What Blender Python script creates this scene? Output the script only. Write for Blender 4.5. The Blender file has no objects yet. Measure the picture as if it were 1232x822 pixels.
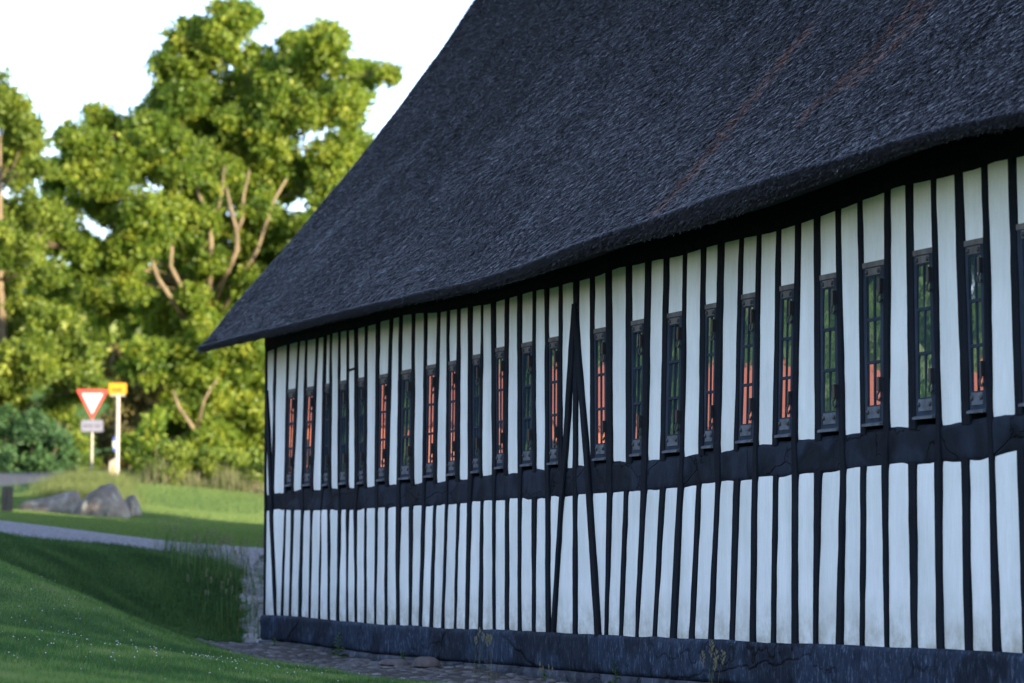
import bpy, math, random
import numpy as np
from mathutils import Vector, noise as mnoise
random.seed(7); RNG = np.random.default_rng(11)

# ------------------------------------------------------------------ camera model
F = 3422.; CX, CY, HZ = 616., 411., 688.          # focal length and horizon in photo pixels (1232 wide)
PITCH = math.atan((HZ-CY)/F); CAMZ = 1.5
scene = bpy.context.scene; COL = scene.collection
cam = bpy.data.cameras.new('camera'); cam_o = bpy.data.objects.new('camera', cam); COL.objects.link(cam_o)
cam.sensor_width = 36; cam.lens = F*36/1232; cam.clip_start = .1; cam.clip_end = 3000
cam_o.location = (0, 0, CAMZ); cam_o.rotation_euler = (math.pi/2+PITCH, 0, 0)
cam.dof.use_dof = True; cam.dof.focus_distance = 17.0; cam.dof.aperture_fstop = 2.8; cam.dof.aperture_blades = 9
scene.camera = cam_o

# ------------------------------------------------------------------ light
SUN_EL = math.radians(9.0); SUN_DIR = Vector((.75, -.66, 0)).normalized()   # horizontal direction towards the sun
world = bpy.data.worlds.new('World'); scene.world = world; world.use_nodes = True
wn = world.node_tree.nodes; wl = world.node_tree.links
sky = wn.new('ShaderNodeTexSky'); sky.sky_type = 'NISHITA'; sky.sun_disc = False
sky.sun_elevation = SUN_EL; sky.sun_rotation = math.atan2(SUN_DIR.x, SUN_DIR.y)
sky.air_density = 1.0; sky.dust_density = .4; sky.ozone_density = 2.5; sky.altitude = 0
wb = wn.new('ShaderNodeMix'); wb.data_type = 'RGBA'; wb.blend_type = 'MULTIPLY'; wb.inputs[0].default_value = 1; wb.inputs[7].default_value = (1.02, .97, 1.10, 1)
hs = wn.new('ShaderNodeHueSaturation'); hs.inputs['Saturation'].default_value = .78; wl.new(sky.outputs[0], hs.inputs['Color']); wl.new(hs.outputs[0], wb.inputs[6]); wl.new(wb.outputs[2], wn['Background'].inputs[0]); wn['Background'].inputs[1].default_value = .15
sun = bpy.data.lights.new('sun', 'SUN'); sun.energy = 3.6; sun.angle = math.radians(.6); sun.color = (1, .84, .58)
sun_o = bpy.data.objects.new('sun', sun); COL.objects.link(sun_o)
to_sun = Vector((SUN_DIR.x*math.cos(SUN_EL), SUN_DIR.y*math.cos(SUN_EL), math.sin(SUN_EL)))
sun_o.rotation_euler = to_sun.to_track_quat('Z', 'Y').to_euler(); sun_o.location = to_sun*60
vs = scene.view_settings; vs.view_transform = 'Standard'; vs.look = 'None'; vs.gamma = 1; vs.exposure = 2.40
scene.cycles.use_denoising = True; scene.cycles.use_adaptive_sampling = True; scene.cycles.adaptive_threshold = .006; scene.cycles.denoising_prefilter = 'ACCURATE'
scene.cycles.max_bounces = 6; scene.cycles.transparent_max_bounces = 8

# ------------------------------------------------------------------ helpers
def tag(o, label=None, cat=None, group=None, kind=None):
    for k, v in (('label', label), ('category', cat), ('group', group), ('kind', kind)):
        if v: o[k] = v
    return o
def link(o, parent=None):
    COL.objects.link(o)
    if parent: o.parent = parent
    return o
def empty(name, loc=(0, 0, 0), rz=0):
    o = bpy.data.objects.new(name, None); o.empty_display_size = .2
    o.location = loc; o.rotation_euler = (0, 0, rz); return link(o)
class MB:
    def __init__(s): s.v = []; s.f = []; s.m = []
    def add(s, vs_, fs, m=0):
        n = len(s.v); s.v += [tuple(v) for v in vs_]; s.f += [tuple(i+n for i in f) for f in fs]; s.m += [m]*len(fs)
    def box(s, x0, x1, y0, y1, z0, z1, m=0):
        s.add([(x, y, z) for z in (z0, z1) for y in (y0, y1) for x in (x0, x1)],
              [(0, 2, 3, 1), (4, 5, 7, 6), (0, 1, 5, 4), (2, 6, 7, 3), (0, 4, 6, 2), (1, 3, 7, 5)], m)
    def hexa(s, p, m=0):   # 8 points, first 4 = back ring, last 4 = front ring
        s.add(p, [(3, 2, 1, 0), (4, 5, 6, 7), (0, 1, 5, 4), (1, 2, 6, 5), (2, 3, 7, 6), (3, 0, 4, 7)], m)
    def tube(s, pts, rad, n=7, m=0, cap=True):
        pts = [Vector(p) for p in pts]; rings = []
        ref = Vector((.3, .9, .2)).normalized()
        for i, p in enumerate(pts):
            d = (pts[min(i+1, len(pts)-1)]-pts[max(i-1, 0)]).normalized()
            a = d.cross(ref)
            if a.length < .1: a = d.cross(Vector((1, 0, 0)))
            a.normalize(); b = d.cross(a)
            rings.append([p+(a*math.cos(t)+b*math.sin(t))*rad[i] for t in [2*math.pi*k/n for k in range(n)]])
        V = [v for r in rings for v in r]; Fc = []
        for i in range(len(pts)-1):
            for k in range(n):
                Fc.append((i*n+k, i*n+(k+1) % n, (i+1)*n+(k+1) % n, (i+1)*n+k))
        if cap: Fc += [tuple(range(n))[::-1], tuple((len(pts)-1)*n+k for k in range(n))]
        s.add(V, Fc, m)
    def grid(s, P, m=0):    # P[i][j] points
        a = len(P); b = len(P[0])
        s.add([p for r in P for p in r], [(i*b+j, i*b+j+1, (i+1)*b+j+1, (i+1)*b+j) for i in range(a-1) for j in range(b-1)], m)
    def build(s, name, mats, parent=None, smooth=False):
        me = bpy.data.meshes.new(name); me.from_pydata(s.v, [], s.f); me.update()
        for m in (mats if isinstance(mats, (list, tuple)) else [mats]): me.materials.append(m)
        me.polygons.foreach_set('material_index', s.m)
        me.polygons.foreach_set('use_smooth', [smooth]*len(s.f))
        return link(bpy.data.objects.new(name, me), parent)
def mass(name, V, k, mats, parent=None, attr=None, midx=None, smooth=False):
    """V: (n*k,3) vertices of n faces with k corners each; attr: per-face float 'rnd' (n,)"""
    V = np.asarray(V, dtype=np.float32).reshape(-1, 3); n = len(V)//k
    me = bpy.data.meshes.new(name); me.vertices.add(n*k); me.vertices.foreach_set('co', V.ravel())
    me.loops.add(n*k); me.loops.foreach_set('vertex_index', np.arange(n*k, dtype=np.int32))
    me.polygons.add(n); me.polygons.foreach_set('loop_start', np.arange(0, n*k, k, dtype=np.int32))
    me.polygons.foreach_set('loop_total', np.full(n, k, dtype=np.int32))
    if midx is not None: me.polygons.foreach_set('material_index', np.asarray(midx, dtype=np.int32))
    me.update(calc_edges=True)
    if attr is not None:
        a = me.attributes.new('rnd', 'FLOAT', 'FACE'); a.data.foreach_set('value', np.asarray(attr, dtype=np.float32))
    for m in (mats if isinstance(mats, (list, tuple)) else [mats]): me.materials.append(m)
    return link(bpy.data.objects.new(name, me), parent)

# materials -----------------------------------------------------------------
def nmat(name):
    m = bpy.data.materials.new(name); m.use_nodes = True
    return m, m.node_tree.nodes, m.node_tree.links, m.node_tree.nodes['Principled BSDF']
def ramp(N, L, fac, stops, interp='LINEAR'):
    r = N.new('ShaderNodeValToRGB'); r.color_ramp.interpolation = interp
    while len(r.color_ramp.elements) < len(stops): r.color_ramp.elements.new(.5)
    for e, (p, c) in zip(r.color_ramp.elements, stops): e.position = p; e.color = (*c, 1) if len(c) == 3 else c
    L.new(fac, r.inputs[0]); return r.outputs[0]
def coords(N, L, scale=(1, 1, 1), kind='Object'):
    t = N.new('ShaderNodeTexCoord'); mp = N.new('ShaderNodeMapping'); mp.inputs['Scale'].default_value = scale
    L.new(t.outputs[kind], mp.inputs[0]); return mp.outputs[0]
def noise(N, L, co, scale, detail=4, rough=.55, dist=0):
    n = N.new('ShaderNodeTexNoise'); n.inputs['Scale'].default_value = scale; n.inputs['Detail'].default_value = detail
    n.inputs['Roughness'].default_value = rough; n.inputs['Distortion'].default_value = dist
    L.new(co, n.inputs['Vector']); return n.outputs['Fac']
def bump(N, L, h, strength, dist, prev=None):
    b = N.new('ShaderNodeBump'); b.inputs['Strength'].default_value = strength; b.inputs['Distance'].default_value = dist
    L.new(h, b.inputs['Height'])
    if prev is not None: L.new(prev, b.inputs['Normal'])
    return b.outputs[0]
def mixc(N, L, fac, a, b, mode='MIX'):
    m = N.new('ShaderNodeMix'); m.data_type = 'RGBA'; m.blend_type = mode
    for sock, val in ((m.inputs[0], fac), (m.inputs[6], a), (m.inputs[7], b)):
        if hasattr(val, 'links') or hasattr(val, 'is_linked'): L.new(val, sock)
        elif isinstance(val, (int, float)): sock.default_value = val
        else: sock.default_value = (*val, 1)
    return m.outputs[2]
def mat_noise(name, stops, scale=5, stretch=(1, 1, 1), rough=.85, bstr=.4, bdist=.01, bscale=None, detail=6, spec=.3):
    m, N, L, B = nmat(name); co = coords(N, L, stretch)
    L.new(ramp(N, L, noise(N, L, co, scale, detail), stops), B.inputs['Base Color'])
    B.inputs['Roughness'].default_value = rough; B.inputs['Specular IOR Level'].default_value = spec
    if bstr: L.new(bump(N, L, noise(N, L, co, bscale or scale*4, 5), bstr, bdist), B.inputs['Normal'])
    return m
def mat_attr(name, stops, rough=.6, transl=0., tcol=None, spec=.3):
    """colour from the per-face random attribute, with translucency for leaves"""
    m, N, L, B = nmat(name); a = N.new('ShaderNodeAttribute'); a.attribute_name = 'rnd'
    c = ramp(N, L, a.outputs['Fac'], stops); L.new(c, B.inputs['Base Color'])
    B.inputs['Roughness'].default_value = rough; B.inputs['Specular IOR Level'].default_value = spec
    if transl:
        t = N.new('ShaderNodeBsdfTranslucent'); mx = N.new('ShaderNodeMixShader'); mx.inputs[0].default_value = transl
        tc = mixc(N, L, 1., c, tcol or (1.6, 1.5, .6), 'MULTIPLY'); L.new(tc, t.inputs[0])
        L.new(B.outputs[0], mx.inputs[1]); L.new(t.outputs[0], mx.inputs[2]); L.new(mx.outputs[0], N['Material Output'].inputs[0])
    return m
def plain(name, c, rough=.6, metal=0, spec=.4):
    m, N, L, B = nmat(name); co = coords(N, L)
    n = noise(N, L, co, 9, 4)
    L.new(ramp(N, L, n, [(.3, tuple(x*.88 for x in c)), (.7, tuple(min(1, x*1.08) for x in c))]), B.inputs['Base Color'])
    B.inputs['Roughness'].default_value = rough; B.inputs['Metallic'].default_value = metal; B.inputs['Specular IOR Level'].default_value = spec
    return m

# plaster: whitewash with brushed relief, hairline cracks and faint dirt patches
def mk_plaster():
    m, N, L, B = nmat('white_plaster'); co = coords(N, L); cv = coords(N, L, (1, 1, .22))
    a = noise(N, L, co, 1.7, 5); d = noise(N, L, cv, 9, 5, .65)
    base = ramp(N, L, a, [(.25, (.70, .70, .67)), (.55, (.80, .80, .78)), (.8, (.84, .84, .82))])
    dirt = ramp(N, L, d, [(.58, (0, 0, 0)), (.78, (1, 1, 1))])
    mul = N.new('ShaderNodeMath'); mul.operation = 'MULTIPLY'; mul.inputs[1].default_value = .22; L.new(dirt, mul.inputs[0])
    c = mixc(N, L, mul.outputs[0], base, (.47, .46, .40))
    # splash dirt just above the plinth (local z 0.25)
    sp = N.new('ShaderNodeSeparateXYZ'); L.new(co, sp.inputs[0])
    mr = N.new('ShaderNodeMapRange'); mr.inputs[1].default_value = .25; mr.inputs[2].default_value = .55; mr.inputs[3].default_value = 1; mr.inputs[4].default_value = 0
    L.new(sp.outputs[2], mr.inputs[0]); f2 = N.new('ShaderNodeMath'); f2.operation = 'MULTIPLY'; L.new(mr.outputs[0], f2.inputs[0])
    L.new(ramp(N, L, noise(N, L, co, 7, 5, .7), [(.36, (0, 0, 0)), (.68, (1, 1, 1))]), f2.inputs[1])
    c = mixc(N, L, f2.outputs[0], c, (.40, .38, .30))
    tn = ramp(N, L, noise(N, L, coords(N, L, (1, 1, .04)), 5.5, 2), [(.3, (.88, .885, .88)), (.7, (1.04, 1.04, 1.04))]); c = mixc(N, L, 1., c, tn, 'MULTIPLY')
    br = ramp(N, L, noise(N, L, coords(N, L, (1, 1, .12)), 60, 3, .7), [(.3, (.93, .93, .925)), (.7, (1.03, 1.03, 1.03))]); c = mixc(N, L, 1., c, br, 'MULTIPLY'); L.new(c, B.inputs['Base Color'])
    B.inputs['Roughness'].default_value = .9; B.inputs['Specular IOR Level'].default_value = .15
    vo = N.new('ShaderNodeTexVoronoi'); vo.feature = 'DISTANCE_TO_EDGE'; vo.inputs['Scale'].default_value = 2.3
    wv = mixc(N, L, .12, co, noise(N, L, co, 6, 4)); L.new(wv, vo.inputs['Vector'])
    cr = ramp(N, L, vo.outputs[0], [(0, (0, 0, 0)), (.006, (1, 1, 1))])
    b = bump(N, L, cr, .25, .002); b = bump(N, L, noise(N, L, co, 5, 4), .5, .012, b)
    b = bump(N, L, noise(N, L, cv, 55, 4, .7), .35, .003, b); L.new(b, B.inputs['Normal']); return m
def mk_tar(name, lo, hi, worn, wlo, stretch, crack=0., cs=1.6, spec=.35):
    m, N, L, B = nmat(name); co = coords(N, L, stretch); c0 = coords(N, L)
    base = ramp(N, L, noise(N, L, co, 8, 6, .65), [(.3, lo), (.7, hi)])
    w = ramp(N, L, noise(N, L, co, 17, 7, .75), [(wlo, (0, 0, 0)), (wlo+.22, (1, 1, 1))])
    c = mixc(N, L, w, base, worn)
    b = bump(N, L, noise(N, L, co, 30, 6, .7), .6, .006)
    b = bump(N, L, noise(N, L, c0, 4, 4), .6, .02, b)
    if crack:
        vo = N.new('ShaderNodeTexVoronoi'); vo.feature = 'DISTANCE_TO_EDGE'; vo.inputs['Scale'].default_value = cs
        L.new(mixc(N, L, .25, coords(N, L, (.7, 1, 1.5)), noise(N, L, c0, 5, 5)), vo.inputs['Vector'])
        cr = ramp(N, L, vo.outputs[0], [(0, (0, 0, 0)), (.014, (1, 1, 1))])
        sel = ramp(N, L, noise(N, L, c0, 1.9, 2), [(.46, (1, 1, 1)), (.54, (0, 0, 0))])
        ck = mixc(N, L, 1., cr, sel, 'ADD'); c = mixc(N, L, 1., c, ck, 'MULTIPLY'); b = bump(N, L, ck, 1., .01*crack, b)
    L.new(c, B.inputs['Base Color']); L.new(b, B.inputs['Normal']); B.inputs['Roughness'].default_value = .75
    B.inputs['Specular IOR Level'].default_value = spec*.35; return m
M = {}
M['plaster'] = mk_plaster()
M['post'] = mk_tar('tarred_timber', (.002, .0035, .0065), (.006, .010, .017), (.035, .045, .06), .76, (2.5, 2.5, .35))
M['rail'] = mk_tar('tarred_rail', (.003, .005, .009), (.010, .015, .024), (.035, .045, .06), .74, (1, 1, .6), 1., 3.4)
M['plinth'] = mk_tar('tarred_plinth', (.003, .006, .012), (.014, .021, .036), (.075, .10, .14), .53, (2.4, 2.4, .8), .45, 1.1)
M['foot'] = mk_tar('plinth_foot', (.012, .015, .022), (.04, .043, .052), (.12, .12, .125), .55, (1, 1, .8), 1., 4)
M['ironwork'] = plain('black_iron', (.02, .022, .026), .45, 0, .5)
M['frame'] = mk_tar('window_paint', (.012, .019, .032), (.035, .05, .075), (.09, .115, .15), .66, (2, 2, .5), 0)
M['head'] = mat_noise('weathered_board', [(.3, (.075, .068, .066)), (.7, (.16, .145, .135))], 14, (1, 1, .5), .85, .5, .004)
M['sill'] = mat_noise('sill_board', [(.3, (.05, .06, .075)), (.7, (.13, .15, .18))], 16, (1, 1, 1), .6, .5, .004)
m, N_, L_, B_ = nmat('window_glass'); B_.inputs['Base Color'].default_value = (.022, .045, .055, 1); B_.inputs['Roughness'].default_value = .03
B_.inputs['IOR'].default_value = 3.6; B_.inputs['Specular IOR Level'].default_value = .5
L_.new(bump(N_, L_, noise(N_, L_, coords(N_, L_), 7, 2), .06, .01), B_.inputs['Normal']); M['glass'] = m
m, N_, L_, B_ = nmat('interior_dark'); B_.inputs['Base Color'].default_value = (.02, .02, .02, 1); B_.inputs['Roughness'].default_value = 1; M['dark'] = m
M['thatch'] = mat_noise('old_thatch', [(.3, (.012, .013, .017)), (.7, (.03, .034, .042))], 30, (1, 1, 1), .95, 1., .03, 60)
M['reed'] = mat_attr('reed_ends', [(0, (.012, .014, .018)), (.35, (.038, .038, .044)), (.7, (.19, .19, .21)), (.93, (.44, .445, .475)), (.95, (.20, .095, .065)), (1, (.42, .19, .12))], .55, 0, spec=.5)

# ------------------------------------------------------------------ picture -> place
def ray(px, py):
    x = (px-CX)/F; u = -(py-CY)/F
    return np.array([x, math.cos(PITCH)-math.sin(PITCH)*u, math.sin(PITCH)+math.cos(PITCH)*u])
def at(px, py, Y):
    r = ray(px, py); return Vector((r[0]*Y/r[1], Y, r[2]*Y/r[1]+CAMZ))
TH = math.atan2(.40532, 1.00327)
DV = np.array([math.sin(TH), -math.cos(TH), 0.]); NV = np.array([-math.cos(TH), -math.sin(TH), 0.])
OX, OY = -2.16724, 25.0; O3 = np.array([OX, OY, 0.]); ZB = .85
def W(px, py, d=0.):
    """pixel -> (s, z) on the wall plane moved d metres towards the viewer"""
    r = ray(px, py); Q = O3+d*NV-np.array([0, 0, CAMZ])*0
    t = Q.dot(NV)/(r.dot(NV)); P = r*t
    return float((P-Q).dot(DV)), float(P[2]+CAMZ)
def wall_to_world(s, d=0.): return O3+s*DV+d*NV
def Lp(s, z, d=0.): return (s, -d, z-ZB)          # barn's own frame
def interp_line(pts, d=0.):
    q = sorted(W(x, y, d) for x, y in pts); S = np.array([a for a, b in q]); Z = np.array([b for a, b in q])
    return lambda s: float(np.interp(s, S, Z))
def fbm(x, y, z, s=1.): return mnoise.fractal(Vector((x*s, y*s, z*s)), .8, 2., 3)

# ------------------------------------------------------------------ terrain heights
def gp(px, py, Y): p = at(px, py, Y); return (p.x, p.y, p.z)
CTRL = [gp(*a) for a in [
 (0,822,12),(0,760,17),(0,710,21),(0,672,24),(0,645,26.5),(0,630,31),
 (-200,822,12),(-200,740,17),(-200,680,21),(-200,645,24),(-200,622,27),(-200,612,31),
 (120,822,13),(120,775,18),(123,732,23.5),(120,700,25.5),(120,658,28),(120,645,31),
 (60,700,22.6),(60,668,26),(60,650,28),(180,757,23.8),(180,720,25.8),(180,664,28.8),
 (250,822,14.5),(250,797,19),(250,776,24.2),(215,700,27),(215,669,29),(215,657,31),
 (300,790,22.6),(400,806,20),(480,822,17.6),(350,822,16),(300,775,24.6),(285,730,26.6),(300,697,29),(315,664,31.5),(340,680,30),
 (0,618,44),(170,614,54),(315,612,56),(88,619,48),(200,635,42),(300,640,40),(0,625,36),(-150,614,40),(-150,600,50),
 (100,600,52),(100,586,57),(140,578,60),(108,578,62),(60,592,58),(0,589,64),(0,571,76),(70,572,76),(50,588,64),(-150,588,64),(-150,570,76),(170,590,64),(300,590,66),
 (40,568,82),(-150,566,82),(250,580,85),(500,600,85),(500,625,56),(500,645,40),
]]
for s_, z_ in [(-1.2,.88),(0,.90),(1.5,.875),(4,.83),(6.3,.79),(9,.75),(12,.70),(15,.6),(20,.4),(24,.25)]:
    for d_ in (0.05, 1.1 if s_ > 2 else .6):
        p = wall_to_world(s_, d_); CTRL.append((p[0], p[1], z_-.01*d_))
    p = wall_to_world(s_, -8); CTRL.append((p[0], p[1], z_+.05))
CTRL += [(0,0,0),(-4,0,0),(-4,6,.35),(0,6,.3),(-8,10,1.2),(-6,0,.1),(4,0,.1),(3,8,.45),(-15,15,2.0),(-20,30,2.6),(-20,45,2.6),(-20,62,2.3),(-25,78,2.7),(15,50,1.2),(25,70,1.6),(20,20,.9),(14,0,.3),
         (-40,30,3),(-40,60,3),(40,40,1.2),(0,-15,-.2),(-20,-10,.5),(20,-15,.2),(0,110,4.2),(-30,110,4.4),(30,110,3.8),(-70,60,3.5),(70,60,2)]
CT = np.array(CTRL); C2 = 1.5**2
def _phi(r2): return np.sqrt(r2+C2)
_A = _phi(((CT[:, None, :2]-CT[None, :, :2])**2).sum(-1))+np.eye(len(CT))*(-.02)
_W = np.linalg.solve(_A, CT[:, 2]-1.)
def H(x, y):
    x = np.asarray(x, float); y = np.asarray(y, float); sh = np.broadcast(x, y).shape
    x = np.broadcast_to(x, sh).ravel(); y = np.broadcast_to(y, sh).ravel(); out = np.empty(len(x))
    for i in range(0, len(x), 20000):
        xx = x[i:i+20000]; yy = y[i:i+20000]
        r2 = (xx[:, None]-CT[None, :, 0])**2+(yy[:, None]-CT[None, :, 1])**2
        out[i:i+20000] = _phi(r2)@_W+1.
    r = np.hypot(x, y-40); f = np.clip((r-65)/40, 0, 1)
    far = 3.+np.clip((y-105)*.15, 0, 15)+np.sin(x*.013)*2.5*np.clip((r-120)/200, 0, 1)
    out = out*(1-f)+far*f
    return out.reshape(sh)
def Hs(x, y): return float(H(np.array([x]), np.array([y]))[0])

# ground sheet -------------------------------------------------------------
def axis(lo, hi, step, far, grow=1.22):
    a = list(np.arange(lo, hi+1e-6, step)); s = step
    while a[-1] < far: s *= grow; a.append(a[-1]+s)
    s = step
    while a[0] > -far: s *= grow; a.insert(0, a[0]-s)
    return np.array(a)
gx = axis(-13, 6, .2, 900); gy = axis(8, 66, .2, 1200)
GX, GY = np.meshgrid(gx, gy, indexing='ij'); GZ = H(GX, GY)
m, N_, L_, B_ = nmat('lawn_ground'); co = coords(N_, L_)
c = ramp(N_, L_, noise(N_, L_, co, .8, 6, .6), [(.3, (.05, .10, .028)), (.55, (.07, .14, .036)), (.75, (.10, .165, .045))])
c2 = ramp(N_, L_, noise(N_, L_, coords(N_, L_, (1, .35, 1)), 28, 5, .7), [(.3, (.5, .5, .5)), (.7, (1.35, 1.35, 1.3))])
L_.new(mixc(N_, L_, 1., c, c2, 'MULTIPLY'), B_.inputs['Base Color']); B_.inputs['Roughness'].default_value = .95; B_.inputs['Specular IOR Level'].default_value = .1
L_.new(bump(N_, L_, noise(N_, L_, co, 30, 5, .7), .8, .04), B_.inputs['Normal']); M['lawn'] = m
mb = MB(); mb.grid([[(GX[i, j], GY[i, j], GZ[i, j]) for j in range(len(gy))] for i in range(len(gx))])
g = mb.build('ground', M['lawn'], smooth=True); g.data.flip_normals(); tag(g, 'mown lawn sloping up behind the barn towards the road', 'ground', kind='structure')

def strip(name, near, far_, mat, n=60, m_=8, lift=.03, label=None, cat=None):
    """sheet between two plan polylines (lists of (x,y)) following the ground"""
    def rs(P, k):
        P = np.array(P); d = np.r_[0, np.cumsum(np.hypot(*np.diff(P, axis=0).T))]; t = np.linspace(0, d[-1], k)
        return np.c_[np.interp(t, d, P[:, 0]), np.interp(t, d, P[:, 1])]
    A = rs(near, n); Bp = rs(far_, n); G = []
    for i in range(n):
        row = []
        for j in range(m_):
            f = j/(m_-1); x, y = A[i]*(1-f)+Bp[i]*f
            if 0 < j < m_-1: pass
            else: x += .12*fbm(x, y, 3, .9); y += .12*fbm(x, y, 8, .9)
            z = Hs(x, y)+(lift if 0 < j < m_-1 else -.02)
            row.append((x, y, z))
        G.append(row)
    mb = MB(); mb.grid(G); o = mb.build(name, mat, smooth=True)
    if o.data.polygons[0].normal.z < 0: o.data.flip_normals()
    return tag(o, label, cat, kind='structure')
def pxy(px, py, Y): p = at(px, py, Y); return (p.x, p.y)
M['gravel'] = mat_noise('gravel', [(.3, (.11, .095, .10)), (.5, (.20, .18, .18)), (.7, (.33, .31, .31))], 26, (1, 1, 1), .95, .8, .02, 60)
M['asphalt'] = mat_noise('asphalt', [(.3, (.06, .065, .075)), (.7, (.085, .09, .10))], 12, (1, 1, 1), .85, .4, .006, 90)
M['soil'] = mat_noise('soil', [(.3, (.03, .025, .02)), (.7, (.085, .07, .06))], 9, (1, 1, 1), .95, .9, .03, 30)
near = [pxy(-260,625,25), pxy(-120,632,26), pxy(0,645,27), pxy(120,658,28.3), pxy(215,669,29.2), pxy(262,680,29.4), pxy(300,697,29.2)]
farl = [pxy(-260,608,30), pxy(-120,618,31), pxy(0,629,31.6), pxy(120,642,31.6), pxy(215,655,31.6), pxy(262,661,31.8), pxy(335,667,32)]
strip('gravel_path', near, farl, M['gravel'], 80, 10, .035, 'grey gravel path crossing the lawn to the corner of the barn', 'path')
strip('road', [pxy(-420,590,63), pxy(-100,590,63), pxy(30,590,64), pxy(75,585,67), pxy(110,575,74)], [pxy(-420,569,78), pxy(-100,570,77), pxy(30,571,77), pxy(75,571,78), pxy(110,569,80)], M['asphalt'], 40, 8, .06, 'asphalt road on the left behind the boulders', 'road')
strip('cobble_bed', [tuple(wall_to_world(s, 1.15-.7*max(0, min(1, (2-s)/2.7)))[:2]) for s in np.linspace(-.7, 18, 30)], [tuple(wall_to_world(s, -.05)[:2]) for s in np.linspace(-.7, 18, 30)], M['soil'], 60, 8, .012, 'bare soil between the cobbles along the barn', 'ground')

# ------------------------------------------------------------------ the barn
ROT = math.atan2(DV[1], DV[0])
barn = empty('half_timbered_barn', (OX, OY, ZB), ROT)
tag(barn, 'long white barn with black upright timbers, narrow windows and a steep dark thatched roof', 'barn')
S_END = 30.; DEPTH = 7.2; PITCHR = math.radians(50.5); EV = .5
z_top = interp_line([(326,421),(338,416),(352,413),(364,409.5),(375,408),(387,406),(397,401),(412,398.5),(423,397),(434,393.5),(448,391),(462,385),(476,382),(490,378),(505,376.5),(533,375),(545,372),(558,370.5),(572,367.5),(586,366),(601,361),(617,357),(634,351.5),(650,348),(666,345.5),(683,340),(703,336),(722,330),(744,321.5),(768,317),(790,312.3),(813,308),(834,302),(857,295),(880,289.5),(901,284),(924,280),(948,273),(971,265.5),(997,256),(1022,246.5),(1051,236),(1080,223.7),(1109,218),(1137,212),(1170,203.5),(1200,193.5),(1230,187)])
z_bt = interp_line([(315,595),(336,592),(358,588),(402,587.5),(423,586),(446,583.5),(472,582.3),(503,579.7),(531,577.8),(558,575.3),(586,570.3),(616,567.8),(650,564),(686,561.5),(699,559.5),(744,555),(786,552),(832,545.5),(874,540.5),(920,533.5),(969,528),(1025,520.6),(1081,512.8),(1143,509.5),(1207,497.5),(1232,493)])
z_bb = interp_line([(318,617),(336,614.5),(347,616),(380,616),(413,615),(433,614.5),(458,613.2),(487,611.5),(517,610),(545,609),(573,605.5),(602,602.8),(633,602),(668,599.5),(701,597.5),(744,595),(765,592.5),(808,588.3),(852,584.5),(898,578),(945,574.8),(969,572),(1001,569.5),(1027,566),(1053,564),(1082,560.5),(1113,559.5),(1145,557),(1178,555),(1210,547),(1232,544)])
z_pl = interp_line([(318,740),(350,741),(375,743.5),(400,746.5),(425,748),(450,751),(500,753),(530,755.7),(560,757),(612,758),(640,759.5),(680,762),(720,763.5),(760,765.7),(830,768.3),(870,769.5),(920,773.5),(960,774),(1000,775.3),(1040,777),(1070,779),(1110,779.7),(1150,781.5),(1220,785),(1232,786)])
z_ev = interp_line([(238,423),(262,418),(290,411),(320,405),(345,399),(400,385),(450,373),(500,362),(560,351),(600,341),(650,328),(700,305),(760,290),(800,280),(847,270),(907,246),(970,223),(1037,197),(1085,180),(1132,166),(1180,156),(1232,149)], EV)
_raw_ev = z_ev; _sg = np.linspace(-3, S_END+1, 700); _w = np.exp(-(np.arange(-25, 26)*(_sg[1]-_sg[0])/.3)**2/2); _w /= _w.sum()
_ev = np.convolve(np.pad([_raw_ev(v) for v in _sg], 25, mode='edge'), _w, 'valid')
z_ev = lambda s: float(np.interp(s, _sg, _ev))
_rl = interp_line([(238,419),(262,413),(290,405),(320,398),(345,393),(400,378),(450,366),(500,354),(560,342),(600,331),(650,313),(700,292),(750,276),(804,259),(847,240),(894,225),(959,205),(1045,184),(1110,160),(1175,147),(1232,136)], EV+.012)
_lit = np.maximum(np.convolve(np.pad([_rl(v) for v in _sg], 25, mode='edge'), _w, 'valid'), _ev+.03)
z_lit = lambda s: float(np.interp(s, _sg, _lit))
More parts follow.
